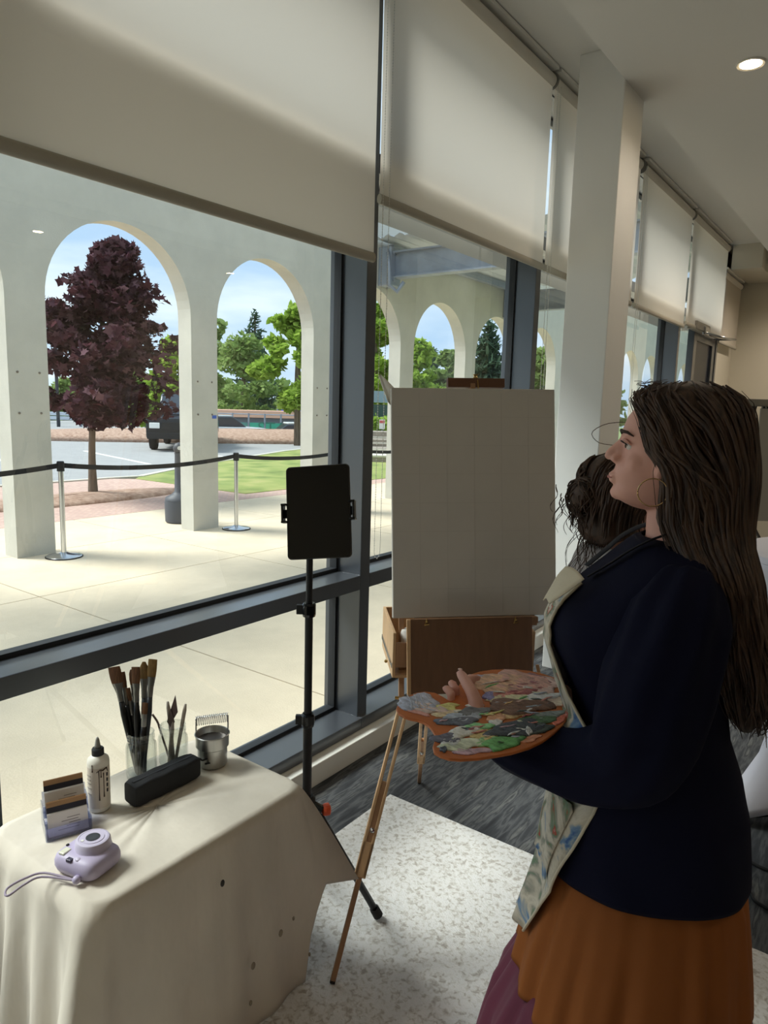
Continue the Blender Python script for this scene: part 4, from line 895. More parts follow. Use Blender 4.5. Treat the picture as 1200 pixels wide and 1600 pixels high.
# the box behind the panel: seen at its left end
bx0 = pd(607,1008,2.30); q0, q1 = pd(611,965,2.52), pd(640,1100,2.26)
bl_, bh_ = .30, .075
bc = pc+ey*.17-V((0,0,.005))+ex*(-.02)
lf = bc-ex*(pw+.03)
wsl = MB()
MB().obox(bc-ex*(pw+.03), ex, ey, (0,0,1), (.005,bl_/2,bh_)).build('box_side', wood, t, bevel=.002)
MB().obox(bc+ex*(pw+.03), ex, ey, (0,0,1), (.005,bl_/2,bh_)).build('box_side', wood, t, bevel=.002)
MB().obox(bc+ey*(bl_/2-.005), ex, ey, (0,0,1), (pw+.025,.005,bh_)).build('box_back', wood, t, bevel=.002)
MB().obox(bc-ey*(bl_/2-.005), ex, ey, (0,0,1), (pw+.025,.005,bh_*.55)).build('box_front', wood2, t, bevel=.002)
MB().obox(bc-V((0,0,bh_-.004)), ex, ey, (0,0,1), (pw+.025,bl_/2,.004)).build('box_floor', wood, t)
MB().obox(bc-ex*(pw+.0365)-V((0,0,.035)), ex, ey, (0,0,1), (.0012,bl_/2-.005,.008)).build('metal_strip', chrome, t)
# diagonal lid support strut
MB().bar(pd(627,965,2.36), pd(627,1088,2.30), .018, .012, up=ey).build('strut', wood2, t, bevel=.001)
MB().ball(pd(603,1033,2.33), .006, 8, 6).build('side_knob', brass, t); MB().tube([pd(617,1090,2.2), pd(632,1091,2.2)], .005, 8).build('hinge_screw', brass, t)
# legs
def leg(top, ft, label=None, knob=True, w_=.034):
    top, ft = V(top), V(ft); d = nrm(ft-top); L = np.linalg.norm(ft-top); s_ = nrm(np.cross(d, fwh))
    g = bpy.data.objects.new('leg', None); COL.objects.link(g); g.parent = t; BASE[g.name] = BASE[t.name]
    for k in (-1, 1): MB().bar(top+s_*k*(w_/2-.005), top+d*L*.64+s_*k*(w_/2-.005), .016, .010, up=s_).build('slotted_rail', wood, g, bevel=.002)
    MB().bar(top+d*L*.52, top+d*L*.645, .016, w_, up=s_).build('leg_block', wood, g, bevel=.002)
    MB().bar(top+d*L*.30, ft-d*.006, .014, .015, up=s_).build('extension', wood2, g, bevel=.002)
    MB().bar(ft-d*.012, ft, .013, .014, up=s_).build('foot', rubber, g)
    if knob: MB().ball(top+d*L*.47-fwh*.014, .008, 8, 6).build('wing_nut', chrome, g)
leg(pd(632,1098,2.19), pz(519,1536,.012))
leg(pd(663,1120,2.45), pz(655,1222,.004), w_=.030, knob=True)
leg(bc+ex*(pw+.045)-ey*.12-V((0,0,.05)), pz(925, 1470, .012))
# paper towel roll and rag in the box, white rag corner above the canvas
tag(MB().lathe([(.03,0),(.034,.01),(.034,.11),(.03,.12)], bc-ex*(pw-.035)-ey*.06-V((0,0,bh_-.01)), 18).build('paint_tub', M('paper_white', (236,234,228), .8), smooth=True, angle=40), 'white tub standing in the open easel box', 'tub')
a = pd(594,588,2.42); b = pd(612,618,2.42)
rg_ = []
for i in range(7):
    q = i/6.; c = a+(b-a)*q; wv = .008+.03*q; rg_.append([c+kx*(wv*math.cos(2*math.pi*k/10)*.5)+ky*(.9*wv*math.sin(2*math.pi*k/10))+kn_*.006*math.sin(2*math.pi*k/10+q*3)+kn_*.004*math.cos(4*math.pi*k/10) for k in range(10)])
tag(MB().loft(rg_).build('white_rag', M('rag_cloth', (236,234,226), .9), smooth=True), 'white rag tucked behind the upper left corner of the canvas', 'rag')

# ================================================================== PALETTE
PTILT = math.radians(5)
pn = nrm(V((0,0,1))*math.cos(PTILT)-fwh*math.sin(PTILT)); PP0 = pz(760, 1115, 1.0)
def pp_(x, y, h=0.):
    d = ray(x, y); tt = ((PP0-CAMP) @ pn + h)/(d @ pn); return CAMP+d*tt
outl = [(618.7,1107),(623,1096),(634.7,1088),(650,1082),(664,1080),(680,1082),(692,1088),(700,1093),(708,1091),(712,1080),(720,1064),(733,1054),(749,1049),(768,1046),(787,1045),(807,1045.5),(827,1047.5),(848,1052),(867,1058.7),(889,1072),(899,1084),(901,1098),(891,1115),(880,1132),(867,1144),(848,1158),(827,1168),(800,1176),(773,1181),(746,1185),(720,1186.7),(702,1185.5),(688,1181),(678,1175),(676,1166),(679,1157),(679,1147),(675,1140),(669,1133),(661,1128),(653,1125),(642,1123),(632,1120),(622,1114)]
t = thing('palette', PP0, 'kidney-shaped wooden painter\'s palette crusted with oil paint held in the left hand', 'palette')
palw = M('palette_wood', (186, 104, 50), .4, var=.12, scale=10, stretch=(1,5,1))
MB().prism([pp_(*p) - pn*.006 for p in outl], pn*.006).build('board', palw, t, bevel=.002)
dabs = [ # (outline centre x, y, rx, ry, rot, colour, height)
 (656,1098,34,13,.12,(150,152,166),.003),(668,1106,30,9,.2,(166,150,146),.003),(640,1102,16,10,.3,(140,146,162),.004),(650,1110,24,6,.35,(186,130,122),.002),
 (775,1068,42,13,-.08,(176,140,116),.006),(812,1066,44,13,.05,(168,130,120),.006),(846,1070,28,11,.2,(186,150,144),.004),(820,1076,34,8,-.1,(130,72,74),.005),(790,1082,30,6,-.1,(158,104,98),.004),(838,1062,20,6,.2,(120,80,88),.005),(750,1060,16,4,-.2,(150,150,176),.005),
 (846,1090,28,5,-.12,(214,206,198),.005),(868,1098,22,6,-.15,(200,160,144),.003),(800,1092,40,5,-.1,(196,170,142),.004),(764,1088,8,6,0,(110,108,148),.006),
 (812,1105,48,10,-.03,(92,66,54),.008),(790,1118,30,5,-.05,(188,150,110),.004),(740,1112,24,5,-.15,(92,96,100),.005),(722,1122,28,6,-.1,(140,148,160),.005),(715,1128,32,5,-.05,(78,84,96),.006),(698,1105,20,6,-.1,(190,176,110),.003),(706,1116,30,6,-.1,(186,160,130),.003),
 (858,1118,26,5,-.2,(108,116,116),.005),(776,1122,14,5,-.1,(196,132,104),.005),(830,1128,38,6,-.2,(64,90,64),.006),(746,1137,24,5,-.15,(112,164,116),.005),(724,1145,22,7,-.2,(188,186,172),.007),(806,1140,42,10,-.15,(52,58,66),.008),(840,1140,22,7,-.3,(58,68,66),.006),
 (700,1154,26,8,-.1,(82,84,98),.006),(760,1148,24,7,-.1,(176,156,108),.004),(720,1163,36,8,-.05,(166,176,154),.004),(705,1160,16,6,-.1,(178,184,190),.005),(786,1162,30,8,-.2,(82,134,80),.007),(765,1160,20,7,0,(116,150,104),.004),(736,1174,30,4,-.05,(158,132,146),.003),(693,1172,6,4,0,(66,76,90),.007),(826,1155,18,4,-.3,(186,120,96),.002),(872,1125,14,6,-.5,(178,96,80),.002),(775,1130,10,4,0,(206,200,190),.006),(826,1144,5,6,-.6,(206,204,196),.009),(742,1104,12,3,0,(196,190,178),.004)]
for i, (cx_, cy_, rx, ry, ro, colr, hgt) in enumerate(dabs):
    n = 22; ph1, ph2 = random.uniform(0,6), random.uniform(0,6)
    def ringp(s_, h_, jit):
        P = []
        for k in range(n):
            a = 2*math.pi*k/n; w_ = (1+.16*math.sin(3*a+ph1)+.12*math.sin(5*a+ph2)+random.uniform(-jit,jit))*s_
            kx_, ky_ = (.98, 1.0) if cx_ < 715 else (1.1, 1.25); u, v = rx*kx_*w_*math.cos(a), ry*ky_*w_*math.sin(a); x_, y_ = cx_+u*math.cos(ro)-v*math.sin(ro)*.6, cy_+u*math.sin(ro)*.7+v*math.cos(ro)
            P.append(pp_(x_, y_)+pn*(h_+.0012*random.random()*(h_ > .0005)))
        return P
    hgt *= .55
    MB().loft([ringp(1,.0002,.07), ringp(.95,hgt*.7,.05), ringp(.7,hgt,.08), ringp(.4,hgt*.75,.1), ringp(.12,hgt*.9,.1)]).build('paint_dab', M('paint_%d_%d_%d' % colr, tuple(min(245, int(c_*1.26+12)) for c_ in colr), .35, var=.3, scale=45, bump=.5, bscale=120, stretch=(1,2.5,1)), t, smooth=True)
def inpal(x_, y_):
    c_ = False
    for (x1, y1), (x2, y2) in zip(outl, outl[1:]+outl[:1]):
        if (y1 > y_) != (y2 > y_) and x_ < (x2-x1)*(y_-y1)/(y2-y1)+x1: c_ = not c_
    return c_
for k in range(60):
    a_ = random.uniform(0, 6.28); R_ = math.sqrt(random.random()); x_, y_ = 766+100*R_*math.cos(a_), 1116+52*R_*math.sin(a_)
    if (x_ < 720 and y_ < 1100) or (700 < x_ < 760 and 1062 < y_ < 1112): continue
    if not all(inpal(x_+dx, y_+dy) for dx in (-16, 16) for dy in (-6, 6)): continue
    c_ = random.choice(dabs)[5]; L_ = random.uniform(5, 16); sl = random.uniform(-.45, .25)
    q = smoothpath([pp_(x_+L_*(j-1.5)*.6, y_+sl*L_*(j-1.5)*.5+random.uniform(-1,1))+pn*random.uniform(.003,.0055) for j in range(4)], 7)
    MB().tube(q, [.0006,.0022,.0028,.0026,.0024,.0018,.0005], 5, flat=.6, up=pn).build('paint_stroke', M('paint_%d_%d_%d' % c_, c_), t, smooth=True)
for k in range(4):
    q = smoothpath([pp_(636+9*k+(2.2+.7*k)*j+2*math.sin(j+k), 1086+5.2*j-1.2*k, .004) for j in range(5)], 12); MB().tube(q, .0009, 5).build('paint_ridge', M('paint_ridge_pale', (198,200,208), .4), t, smooth=True)

# ================================================================== COCKTAIL TABLE, DISPLAY EASEL, FLOWERS, CABLE (background right)
cxx, cyy, zt = -.09, 3.20, 1.10
t = thing('cocktail_table', (cxx, cyy, 0), 'tall cocktail table in a white stretch cover behind the woman', 'table')
spx = M('white_spandex', (224,222,232), .7); rings = []; n = 64
for z, r_, ft_ in [(1.085,.40,0),(1.05,.392,0),(.98,.33,0),(.85,.26,.01),(.65,.215,.02),(.45,.205,.04),(.28,.21,.09),(.14,.22,.16),(.05,.24,.2),(.015,.235,.2)]:
    ring = []
    for k in range(n):
        a = 2*math.pi*k/n; c4 = (.5+.5*math.cos(4*(a-math.radians(214))))**2.5; ring.append((cxx+(r_*(1-.25*(ft_ > .05)*(1-c4))+ft_*c4*.9)*math.cos(a), cyy+(r_*(1-.25*(ft_ > .05)*(1-c4))+ft_*c4*.9)*math.sin(a), z+(.10*(1-c4) if z < .2 else 0)))
    rings.append(ring)
MB().loft(rings, caps=False).build('stretch_cover', spx, t, smooth=True, solid=.002)
MB().lathe([(.395,0),(.402,.006),(.402,.03),(.39,.036)], (cxx,cyy,1.07), 48).build('tabletop', spx, t, smooth=True, angle=40)
MB().tube([(cxx,cyy,.02),(cxx,cyy,1.07)], .035, 12).build('post', black, t)
for k in range(4):
    a = math.radians(214+90*k); MB().tube([(cxx,cyy,.07),(cxx+.37*math.cos(a),cyy+.37*math.sin(a),.012)], .014, 8).build('foot_bar', black, t)
fx, fy = pd(1198,790,3.15)[:2]; fx, fy = .02, 3.22
t = thing('bud_vase', (-.10, 3.33, zt+.007), 'clear round glass vase on the white cocktail table', 'vase')
MB().lathe([(.03,0),(.055,.02),(.065,.06),(.05,.10),(.025,.13),(.022,.17),(.026,.175),(.020,.17),(.022,.13),(.046,.10),(.060,.06),(.05,.024),(.02,.006)], (-.10,3.33,zt+.007), 24).build('glass', jarg, t, smooth=True)
bq = thing('white_flowers', (.0, 3.32, zt+.007), 'bunch of small white flowers on the cocktail table', 'flowers')
MB().lathe([(.03,0),(.035,.08),(.03,.082),(.026,.01)], (.0,3.32,zt+.007), 16).build('pot', jarg, bq, smooth=True)
for k in range(26):
    a = random.uniform(0,6.28); R_ = random.uniform(.01,.09); h_ = random.uniform(.12,.2); p = (.0+R_*math.cos(a), 3.32+R_*math.sin(a), zt+.007+h_)
    s_ = MB().tube([(0.,3.32,zt+.03), p], .0012, 4).build('stem', green3 if 0 else M('stem_green', (90,120,80), .8), bq); MB().ball(p, .011, 8, 6).build('blossom', M('blossom_white', (240,240,236), .8), s_, smooth=True)
# black A-frame display easel with a grey board
def ep(x_, y_, D): return pd(x_, y_, D)
De = 5.0; t = thing('display_easel', (pd(1195,800,De)[0], pd(1195,800,De)[1], 0), 'dark A-frame display easel with a grey board near the far wall', 'easel')
T0 = pd(1192,634,De)
def flo(p, dx): q = V(p)+V(r0)*dx; return V((q[0], q[1], .0))
blk = M('easel_grey', (74,72,70), .6)
MB().obox(T0+V((0,0,.02)), r0, fwh, (0,0,1), (.16,.05,.025)).build('top_tray', M('easel_top', (120,116,106), .6), t, bevel=.004)
for dx, e_ in ((-.42,-.05),(.42,-.05)): MB().bar(T0+r0*dx*.12+fwh*.02, flo(T0, dx)+fwh*e_, .035, .02, up=fwh).build('leg', blk, t)
for dx in (-.35,.35): MB().bar(T0+r0*dx*.12+fwh*.06, flo(T0, dx)+fwh*.6, .03, .02, up=fwh).build('leg', blk, t)
MB().bar(T0+r0*-.17-V((0,0,.55)), T0+r0*.17-V((0,0,.55)), .02, .02).build('cross_bar', blk, t)
MB().bar(T0+r0*-.17-V((0,0,.55)), T0+r0*.26-V((0,0,1.25)), .02, .015).build('cross_bar', blk, t); MB().bar(T0+r0*.17-V((0,0,.55)), T0+r0*-.26-V((0,0,1.25)), .02, .015).build('cross_bar', blk, t)
MB().obox(T0+r0*.13-fwh*.03-V((0,0,.42)), r0, fwh, (0,0,1), (.16,.006,.40)).build('board', M('grey_board', (150,146,138), .7), t)
# cable
cpth = [(-.05,2.95,.008),(-.20,2.72,.008),pz(1150,1335,.008),(-.45,2.72,.008),pz(1150,1372,.008),pz(1172,1395,.008),pz(1186,1412,.010),(-.1,2.48,.008),(.3,2.55,.008)]
tag(MB().tube(smoothpath(cpth, 60), .006, 8).build('power_cable', rubber, smooth=True), 'black power cable looping over the carpet behind the woman', 'cable')
# ================================================================== THE PAINTER
skin = M('skin', (216, 162, 146), .5, var=.05, scale=9, bump=.03, bscale=300)
hairm = rampmat('brown_hair', [(36,24,18),(56,38,28),(78,55,40),(46,32,24)], scale=14, rough=.55, stretch=(6,6,.5), detail=4, const=False)
navy = M('navy_crepe', (15, 17, 38), .85, bump=.08, bscale=600, spec=.12)
rust = M('rust_skirt', (142, 84, 42), .8, var=.05, scale=3, bump=.06, bscale=500, spec=.15)
wine = M('wine_skirt', (92, 28, 54), .75, var=.05, scale=3, sheen=.1)
apronm = rampmat('paint_smeared_canvas', [(60,96,150),(120,148,176),(196,188,170),(210,202,186),(190,182,164),(150,148,136),(110,140,110),(178,70,60),(206,200,186)], scale=10, rough=.85, detail=4, const=False, pos=[.32,.38,.43,.48,.53,.57,.61,.65,.70], distort=1.2, bump=.2, bscale=60)
apronc = M('apron_canvas', (212, 202, 180), .9, var=.06, scale=12, bump=.1, bscale=400)
class Fig:
    def __init__(s, B, face):
        s.B = V(B); s.F = nrm(face); s.L = np.cross((0,0,1), s.F)
    def __call__(s, a, l, z): return s.B+s.F*a+s.L*l+V((0,0,z))
    def ring(s, z, f, b, w_, n=40, p=2.3, cl=0., wob=None):
        c = (f+b)/2; out_ = []
        for k in range(n):
            ph = 2*math.pi*k/n; ca, sa = math.cos(ph), math.sin(ph); e = 2/p
            A = c+(f-c)*np.sign(ca)*abs(ca)**e; Lf = cl+w_*np.sign(sa)*abs(sa)**e
            if wob: g = wob(ph, z); A = c+(A-c)*(1+g); Lf = cl+(Lf-cl)*(1+g)
            out_.append(s(A, Lf, z))
        return out_
    def rings(s, tab, nz, **k):
        T = np.array(tab); zs = np.linspace(T[0,0], T[-1,0], nz); o = np.argsort(T[:,0]); T2 = T[o]
        return [s.ring(z, *[np.interp(z, T2[:,0], T2[:,i]) for i in (1,2,3)], **k) for z in zs]
HEAD = [(1.664,.012,-.045,.03),(1.655,.045,-.07,.05),(1.635,.080,-.095,.066),(1.61,.097,-.108,.073),(1.585,.105,-.113,.076),(1.572,.108,-.114,.0765),(1.555,.099,-.113,.075),(1.53,.101,-.108,.073),(1.51,.115,-.103,.0705),(1.492,.116,-.096,.067),(1.478,.1115,-.088,.064),(1.462,.116,-.08,.059),(1.448,.110,-.074,.052),(1.436,.090,-.068,.044)]
NECK = [(1.47,.03,-.075,.050),(1.44,.045,-.07,.052),(1.40,.046,-.07,.053),(1.37,.044,-.078,.058),(1.345,.052,-.09,.09),(1.32,.07,-.10,.13)]
def add_head(m, X, dz=0., turn=None):
    """head, neck, nose, lips, chin and ears as overlapping closed shapes (fused by the remesh)"""
    Y = turn or X
    def sh(tab): return [(z+dz, f, b, w_) for z, f, b, w_ in tab]
    m.loft(Y.rings(sh(HEAD), 40, n=36, p=2.35)); m.loft(X.rings(sh(NECK), 14, n=32, p=2.0))
    P = lambda a, l, z: Y(a, l, z+dz); ax3 = (Y.F, Y.L, V((0,0,1)))
    m.tube([P(.096,0,1.568), P(.108,0,1.552), P(.119,0,1.541), P(.127,0,1.532)], [.010,.011,.0115,.011], 10)
    m.ball(P(.098,0,1.540), (.024,.018,.026), 12, 8, ax3)
    m.ball(P(.1265,0,1.531), (.0105,.0105,.0085), 12, 8, ax3)
    for s_ in (-1, 1):
        m.ball(P(.114,s_*.013,1.5255), (.011,.0085,.008), 10, 6, ax3); m.ball(P(.070,s_*.036,1.518), (.028,.026,.030), 12, 8, ax3)
        m.ball(P(.090,s_*.026,1.577), (.014,.026,.010), 10, 6, ax3)
        m.ball(P(.026,s_*.076,1.528), (.017,.008,.028), 12, 8, ax3); m.ball(P(.034,s_*.077,1.501), (.009,.007,.010), 10, 6, ax3)
    m.ball(P(.1155,0,1.494), (.011,.024,.0062), 12, 6, ax3); m.ball(P(.1145,0,1.483), (.011,.021,.0068), 12, 6, ax3)
    m.ball(P(.103,0,1.458), (.018,.022,.016), 12, 8, ax3); m.ball(P(.04,0,1.445), (.055,.040,.020), 12, 8, ax3)

W1 = Fig((-.364, 1.48, 0), -r0*math.cos(math.radians(13))+fwh*math.sin(math.radians(13)))
WH = Fig(W1.B, -r0*math.cos(math.radians(17))+fwh*math.sin(math.radians(17)))
who = thing('person', (W1.B[0], W1.B[1], .011), 'woman with long brown hair in a navy and rust dress, holding a paint palette', 'person')
m = MB(); add_head(m, W1, turn=WH)
m.loft(W1.rings([(1.36,.05,-.09,.12),(1.32,.08,-.105,.16),(1.26,.14,-.115,.165),(1.18,.19,-.115,.165),(1.05,.14,-.115,.15),(.93,.14,-.14,.165),(.8,.15,-.16,.18),(.75,.14,-.16,.18)], 20, n=32))
for s_ in (-1, 1):
    m.tube([W1(-.01,s_*.09,.85), W1(.0,s_*.09,.5), W1(-.01,s_*.09,.28), W1(-.02,s_*.09,.09)], [.09,.062,.05,.036], 12)
    m.tube([W1(-.06,s_*.09,.045), W1(.03,s_*.095,.045), W1(.13,s_*.10,.035)], [.03,.034,.025], 10)
# right arm hangs at the far side
m.tube([W1(-.01,-.16,1.30), W1(-.02,-.215,1.12), W1(.02,-.235,.98), W1(.09,-.22,.80)], [.05,.045,.04,.027], 10)
m.ball(W1(.10,-.218,.76), (.022,.016,.04), 10, 8)
for k in range(4): m.tube([W1(.085+.012*k,-.218,.735), W1(.10+.013*k,-.214,.70), W1(.105+.014*k,-.205,.672+.004*abs(k-1.5))], [.009,.0085,.007], 8)
m.tube([W1(.11,-.205,.765), W1(.135,-.19,.745), W1(.142,-.185,.715)], [.011,.010,.008], 8)
# left arm reaches forward under the palette; thumb comes up through the hole, fingers curl over the notch
hole = pp_(742, 1104); wrist = pp_(770, 1128)-pn*.050; elbow = W1(.06,.20,.99)
LARM = [W1(-.02,.135,1.318), W1(.0,.18,1.255), W1(.03,.21,1.14), W1(.045,.21,1.05), W1(.065,.195,.985), W1(.125,.155,.938), W1(.20,.105,.918), W1(.285,.06,.918), W1(.355,.02,.93)]
m.tube(smoothpath(LARM+[wrist], 20), [interp([0,9,19],[.045,.040,.026],k) for k in range(20)], 10)
palm = pp_(748, 1108)-pn*.034
m.tube([wrist, wrist*.5+palm*.5, palm, pp_(728,1098)-pn*.028], [.028,.032,.034,.026], 12)
m.tube([pp_(752,1108)-pn*.03, pp_(743,1101)+pn*.006, pp_(737,1096)+pn*.020, pp_(728,1088)+pn*.031, pp_(720,1080)+pn*.038, pp_(716,1076)+pn*.040], [.017,.0155,.0140,.0125,.011,.008], 12)
for a, b, c, r_ in (((726,1098),(705,1092),(695,1086),.010), ((730,1094),(712,1084),(704,1078),.0098), ((738,1088),(728,1074),(734,1069),.0095), ((742,1086),(736,1072),(742,1069),.0085)):
    m.tube([pp_(*a)-pn*.026, pp_(*b)-pn*.010, pp_(*b)+pn*.012, pp_(*c)+pn*.018, pp_(c[0]+8,c[1]+1)+pn*.014], [r_,r_*1.05,r_,r_*.9,r_*.75], 10)
m.build('body', skin, who, smooth=True, remesh=.0038, smit=5)
# nails on the visible thumb, eyes, brows, lashes
MB().ball(pp_(717.5,1076)+pn*.0465, (.0055,.0045,.002), 10, 6).build('thumb_nail', M('nail', (226,188,176), .25), who, smooth=True)
axh = (WH.F, WH.L, V((0,0,1)))
for s_ in (-1, 1):
    e = WH(.0865,s_*.031,1.555); ey_o = MB().ball(e, (.0115,.0115,.0105), 14, 10, axh).build('eye', M('eye_white', (226,222,218), .2), who, smooth=True)
    MB().ball(WH(.0975,s_*.033,1.555), (.002,.0055,.0055), 12, 6, axh).build('iris', M('iris_brown', (74,52,36), .15), ey_o, smooth=True)
    MB().tube([WH(.094,s_*.018,1.562), WH(.101,s_*.028,1.5655), WH(.098,s_*.040,1.564), WH(.088,s_*.048,1.557)], [.002,.0034,.0034,.0016], 8).build('eyelid', skin, ey_o, smooth=True)
    MB().tube([WH(.1025,s_*.022,1.5625), WH(.107,s_*.030,1.5635), WH(.104,s_*.042,1.562), WH(.094,s_*.050,1.556)], [.0006,.0014,.0016,.0006], 6).build('lashes', M('lash_dark', (28,20,18), .7), ey_o)
    MB().tube([WH(.106,s_*.014,1.578), WH(.1065,s_*.028,1.583), WH(.096,s_*.046,1.581), WH(.085,s_*.056,1.574)], [.002,.0035,.003,.001], 8).build('eyebrow', M('brow_brown', (52,36,28), .8), who, smooth=True)
MB().tube([WH(.120,-.018,1.4885), WH(.124,0,1.489), WH(.120,.018,1.4885)], [.001,.0042,.001], 8).build('lips', M('lip_rose', (178,110,104), .4), who, smooth=True)
# hoop earring
er = WH(.044,.090,1.470); ring = [er+.027*(math.cos(a)*WH.F+math.sin(a)*V((0,0,1)))+WH.L*.004*math.sin(a) for a in np.linspace(0, 2*math.pi, 41)]
MB().tube(ring, .0013, 6).build('earring', M('gold_hoop', (214,178,128), .2, 1.0), who, smooth=True)

# ---- dress
def bfold(ph, z): return .012*math.sin(ph*7+z*9)*max(0, min(1, (1.0-z)*3))+.004*math.sin(ph*11+z*21)
BOD = [(1.374,.052,-.092,.082),(1.362,.070,-.100,.12),(1.345,.085,-.108,.165),(1.31,.120,-.118,.188),(1.27,.165,-.124,.195),(1.23,.205,-.130,.198),(1.19,.226,-.133,.198),(1.15,.222,-.133,.195),(1.10,.196,-.132,.19),(1.04,.168,-.132,.188),(.98,.160,-.142,.19),(.90,.168,-.172,.203),(.82,.178,-.192,.214),(.72,.184,-.200,.222),(.64,.188,-.206,.23),(.628,.186,-.204,.228)]
def hemlift(rings, ztop):
    out_ = []
    for r_ in rings:
        z = r_[0][2]; k = max(0, ztop-z)/(ztop-.628)
        out_.append([p+V((0,0,.062*k*max(-.3, ((p-W1.B) @ W1.L)/.23)+.022*k*max(0, -((p-W1.B) @ W1.F)/.2))) for p in r_])
    return out_
bod = MB().loft(hemlift(W1.rings(BOD, 60, n=72, p=2.25, wob=bfold), .85), caps=False).build('bodice', navy, who, smooth=True, solid=.003)
def skirt_w(n1, a1, z0): 
    return lambda ph, z: (a1*(.25+.75*min(1, max(0, (z0-z)/.25))))*(math.sin(ph*n1+1.2*math.sin(ph*3)+z*2.)+.5*math.sin(ph*(n1*2-5)+z*4))
SK1 = [(.74,.155,-.175,.195),(.68,.172,-.192,.215),(.64,.186,-.206,.228),(.55,.208,-.218,.243),(.45,.235,-.228,.258),(.372,.250,-.234,.268)]
MB().loft(W1.rings(SK1, 30, n=220, p=2.2, wob=skirt_w(17,.035,.64)), caps=False).build('rust_tier', rust, who, smooth=True, solid=.003)
SK2 = [(.39,.232,-.22,.25),(.362,.252,-.238,.272),(.25,.300,-.262,.30),(.10,.33,-.28,.325),(.035,.34,-.285,.33)]
MB().loft(W1.rings(SK2, 26, n=220, p=2.2, wob=skirt_w(21,.04,.41)), caps=False).build('wine_tier', wine, who, smooth=True, solid=.003)
# sleeves
def sleeve(path, rad, side):
    P = smoothpath(path, 34); R = [interp(np.linspace(0,33,len(rad)), rad, k) for k in range(34)]
    T = [nrm(P[min(i+1,33)]-P[max(i-1,0)]) for i in range(34)]; a = nrm(W1.F-T[0]*(W1.F @ T[0])); rings = []
    for i in range(34):
        a = nrm(a-T[i]*(a @ T[i])); b = np.cross(T[i], a); n = 56
        rings.append([P[i]+R[i]*(1+.05*math.sin(k*2*math.pi/n*9+i*.12)*(1 if i < 7 or i > 28 else .55)+.035*math.sin(k*2*math.pi/n*4+i*.35))*(math.cos(2*math.pi*k/n)*b+math.sin(2*math.pi*k/n)*a) for k in range(n)])
    return MB().loft(rings, caps=True).build('sleeve', navy, who, smooth=True)
sleeve(LARM, [.050,.088,.098,.096,.088,.076,.066,.058,.036], 1)
sleeve([W1(-.01,-.135,1.318), W1(-.01,-.18,1.25), W1(-.015,-.225,1.10), W1(.01,-.24,.98), W1(.06,-.228,.86), W1(.085,-.222,.81)], [.050,.085,.092,.088,.075,.036], -1)
# ---- apron: front sheet following the dress
def dressfront(z, l):
    T = np.array(sorted(BOD+[(.5,.222,-.2,.255),(.44,.24,-.2,.27)])); f, b, w_ = (np.interp(z, T[:,0], T[:,i]) for i in (1,2,3)); c = (f+b)/2
    q = min(.98, abs(l)/w_); return c+(f-c)*(1-q**2.25)**(1/2.25)
aw = [(1.275,.05),(1.24,.062),(1.2,.075),(1.1,.095),(1.02,.135),(.95,.175),(.85,.170),(.75,.155),(.65,.13),(.55,.09),(.47,.045)]
rowsA = []
for z in np.linspace(1.275, .47, 46):
    wz = np.interp(z, [q[0] for q in aw][::-1], [q[1] for q in aw][::-1]); row = []
    for u in np.linspace(-1, 1, 31):
        l = u*wz; lift = .010+.016*max(0, min(1, (1.0-z)/.3))*(1-.5*abs(u))+.010*math.sin(u*5+z*14)*max(0, min(1, (.98-z)*5))
        drop = 0
        if z > 1.24: lift += .0
        a_ = max(dressfront(z, l), dressfront(1.0, l)+.012 if z < 1.0 else -1)+lift
        if .93 < z <= 1.15: a_ += .022*(1-abs((z-1.05)/.12)) if abs(z-1.05) < .12 else 0
        row.append(W1(a_, l, z))
    rowsA.append(row)
ap = MB().grid(rowsA).build('apron', apronm, who, smooth=True, solid=.002)
MB().tube([p[-1] for p in rowsA], .0035, 6).build('apron_binding', apronc, ap, smooth=True)
pkt = [[r[j]+W1.F*(.006+.010*(i == 0)) for j in range(14, 29)] for i, r in enumerate(rowsA[24:36])]
MB().grid(pkt).build('apron_pocket', apronm, ap, smooth=True, solid=.002)
# folded bib flap at the top and neck straps
fq = [pv(849,938,1.40), pv(862,915,1.40), pv(872,898,1.395), pv(884,885,1.39)]; fr2 = [pv(858,944,1.355), pv(878,931,1.345), pv(895,919,1.34), pv(913,905,1.335)]
fp = [[a+(b-a)*q+V((0,0,.006*math.sin(q*3.1)))-W1.L*.006*math.sin(q*3.1) for q in np.linspace(0,1,8)] for a, b in zip(smoothpath(fq,10), smoothpath(fr2,10))]
MB().grid(fp).build('apron_flap', apronc, ap, smooth=True, solid=.002)
for s_ in (-1, 1):
    sp_ = smoothpath([W1(dressfront(1.285,.05)+.008,s_*.05,1.29), W1(dressfront(1.32,.07)+.010,s_*.07,1.325), W1(.072,s_*.085,1.362), W1(.02,s_*.078,1.388), W1(-.06,s_*.05,1.402), W1(-.085,0,1.402)], 24)
    MB().tube(sp_, .010, 8, flat=.22, up=(0,0,1)).build('neck_strap', M('strap_black', (22,22,32), .8), who, smooth=True)

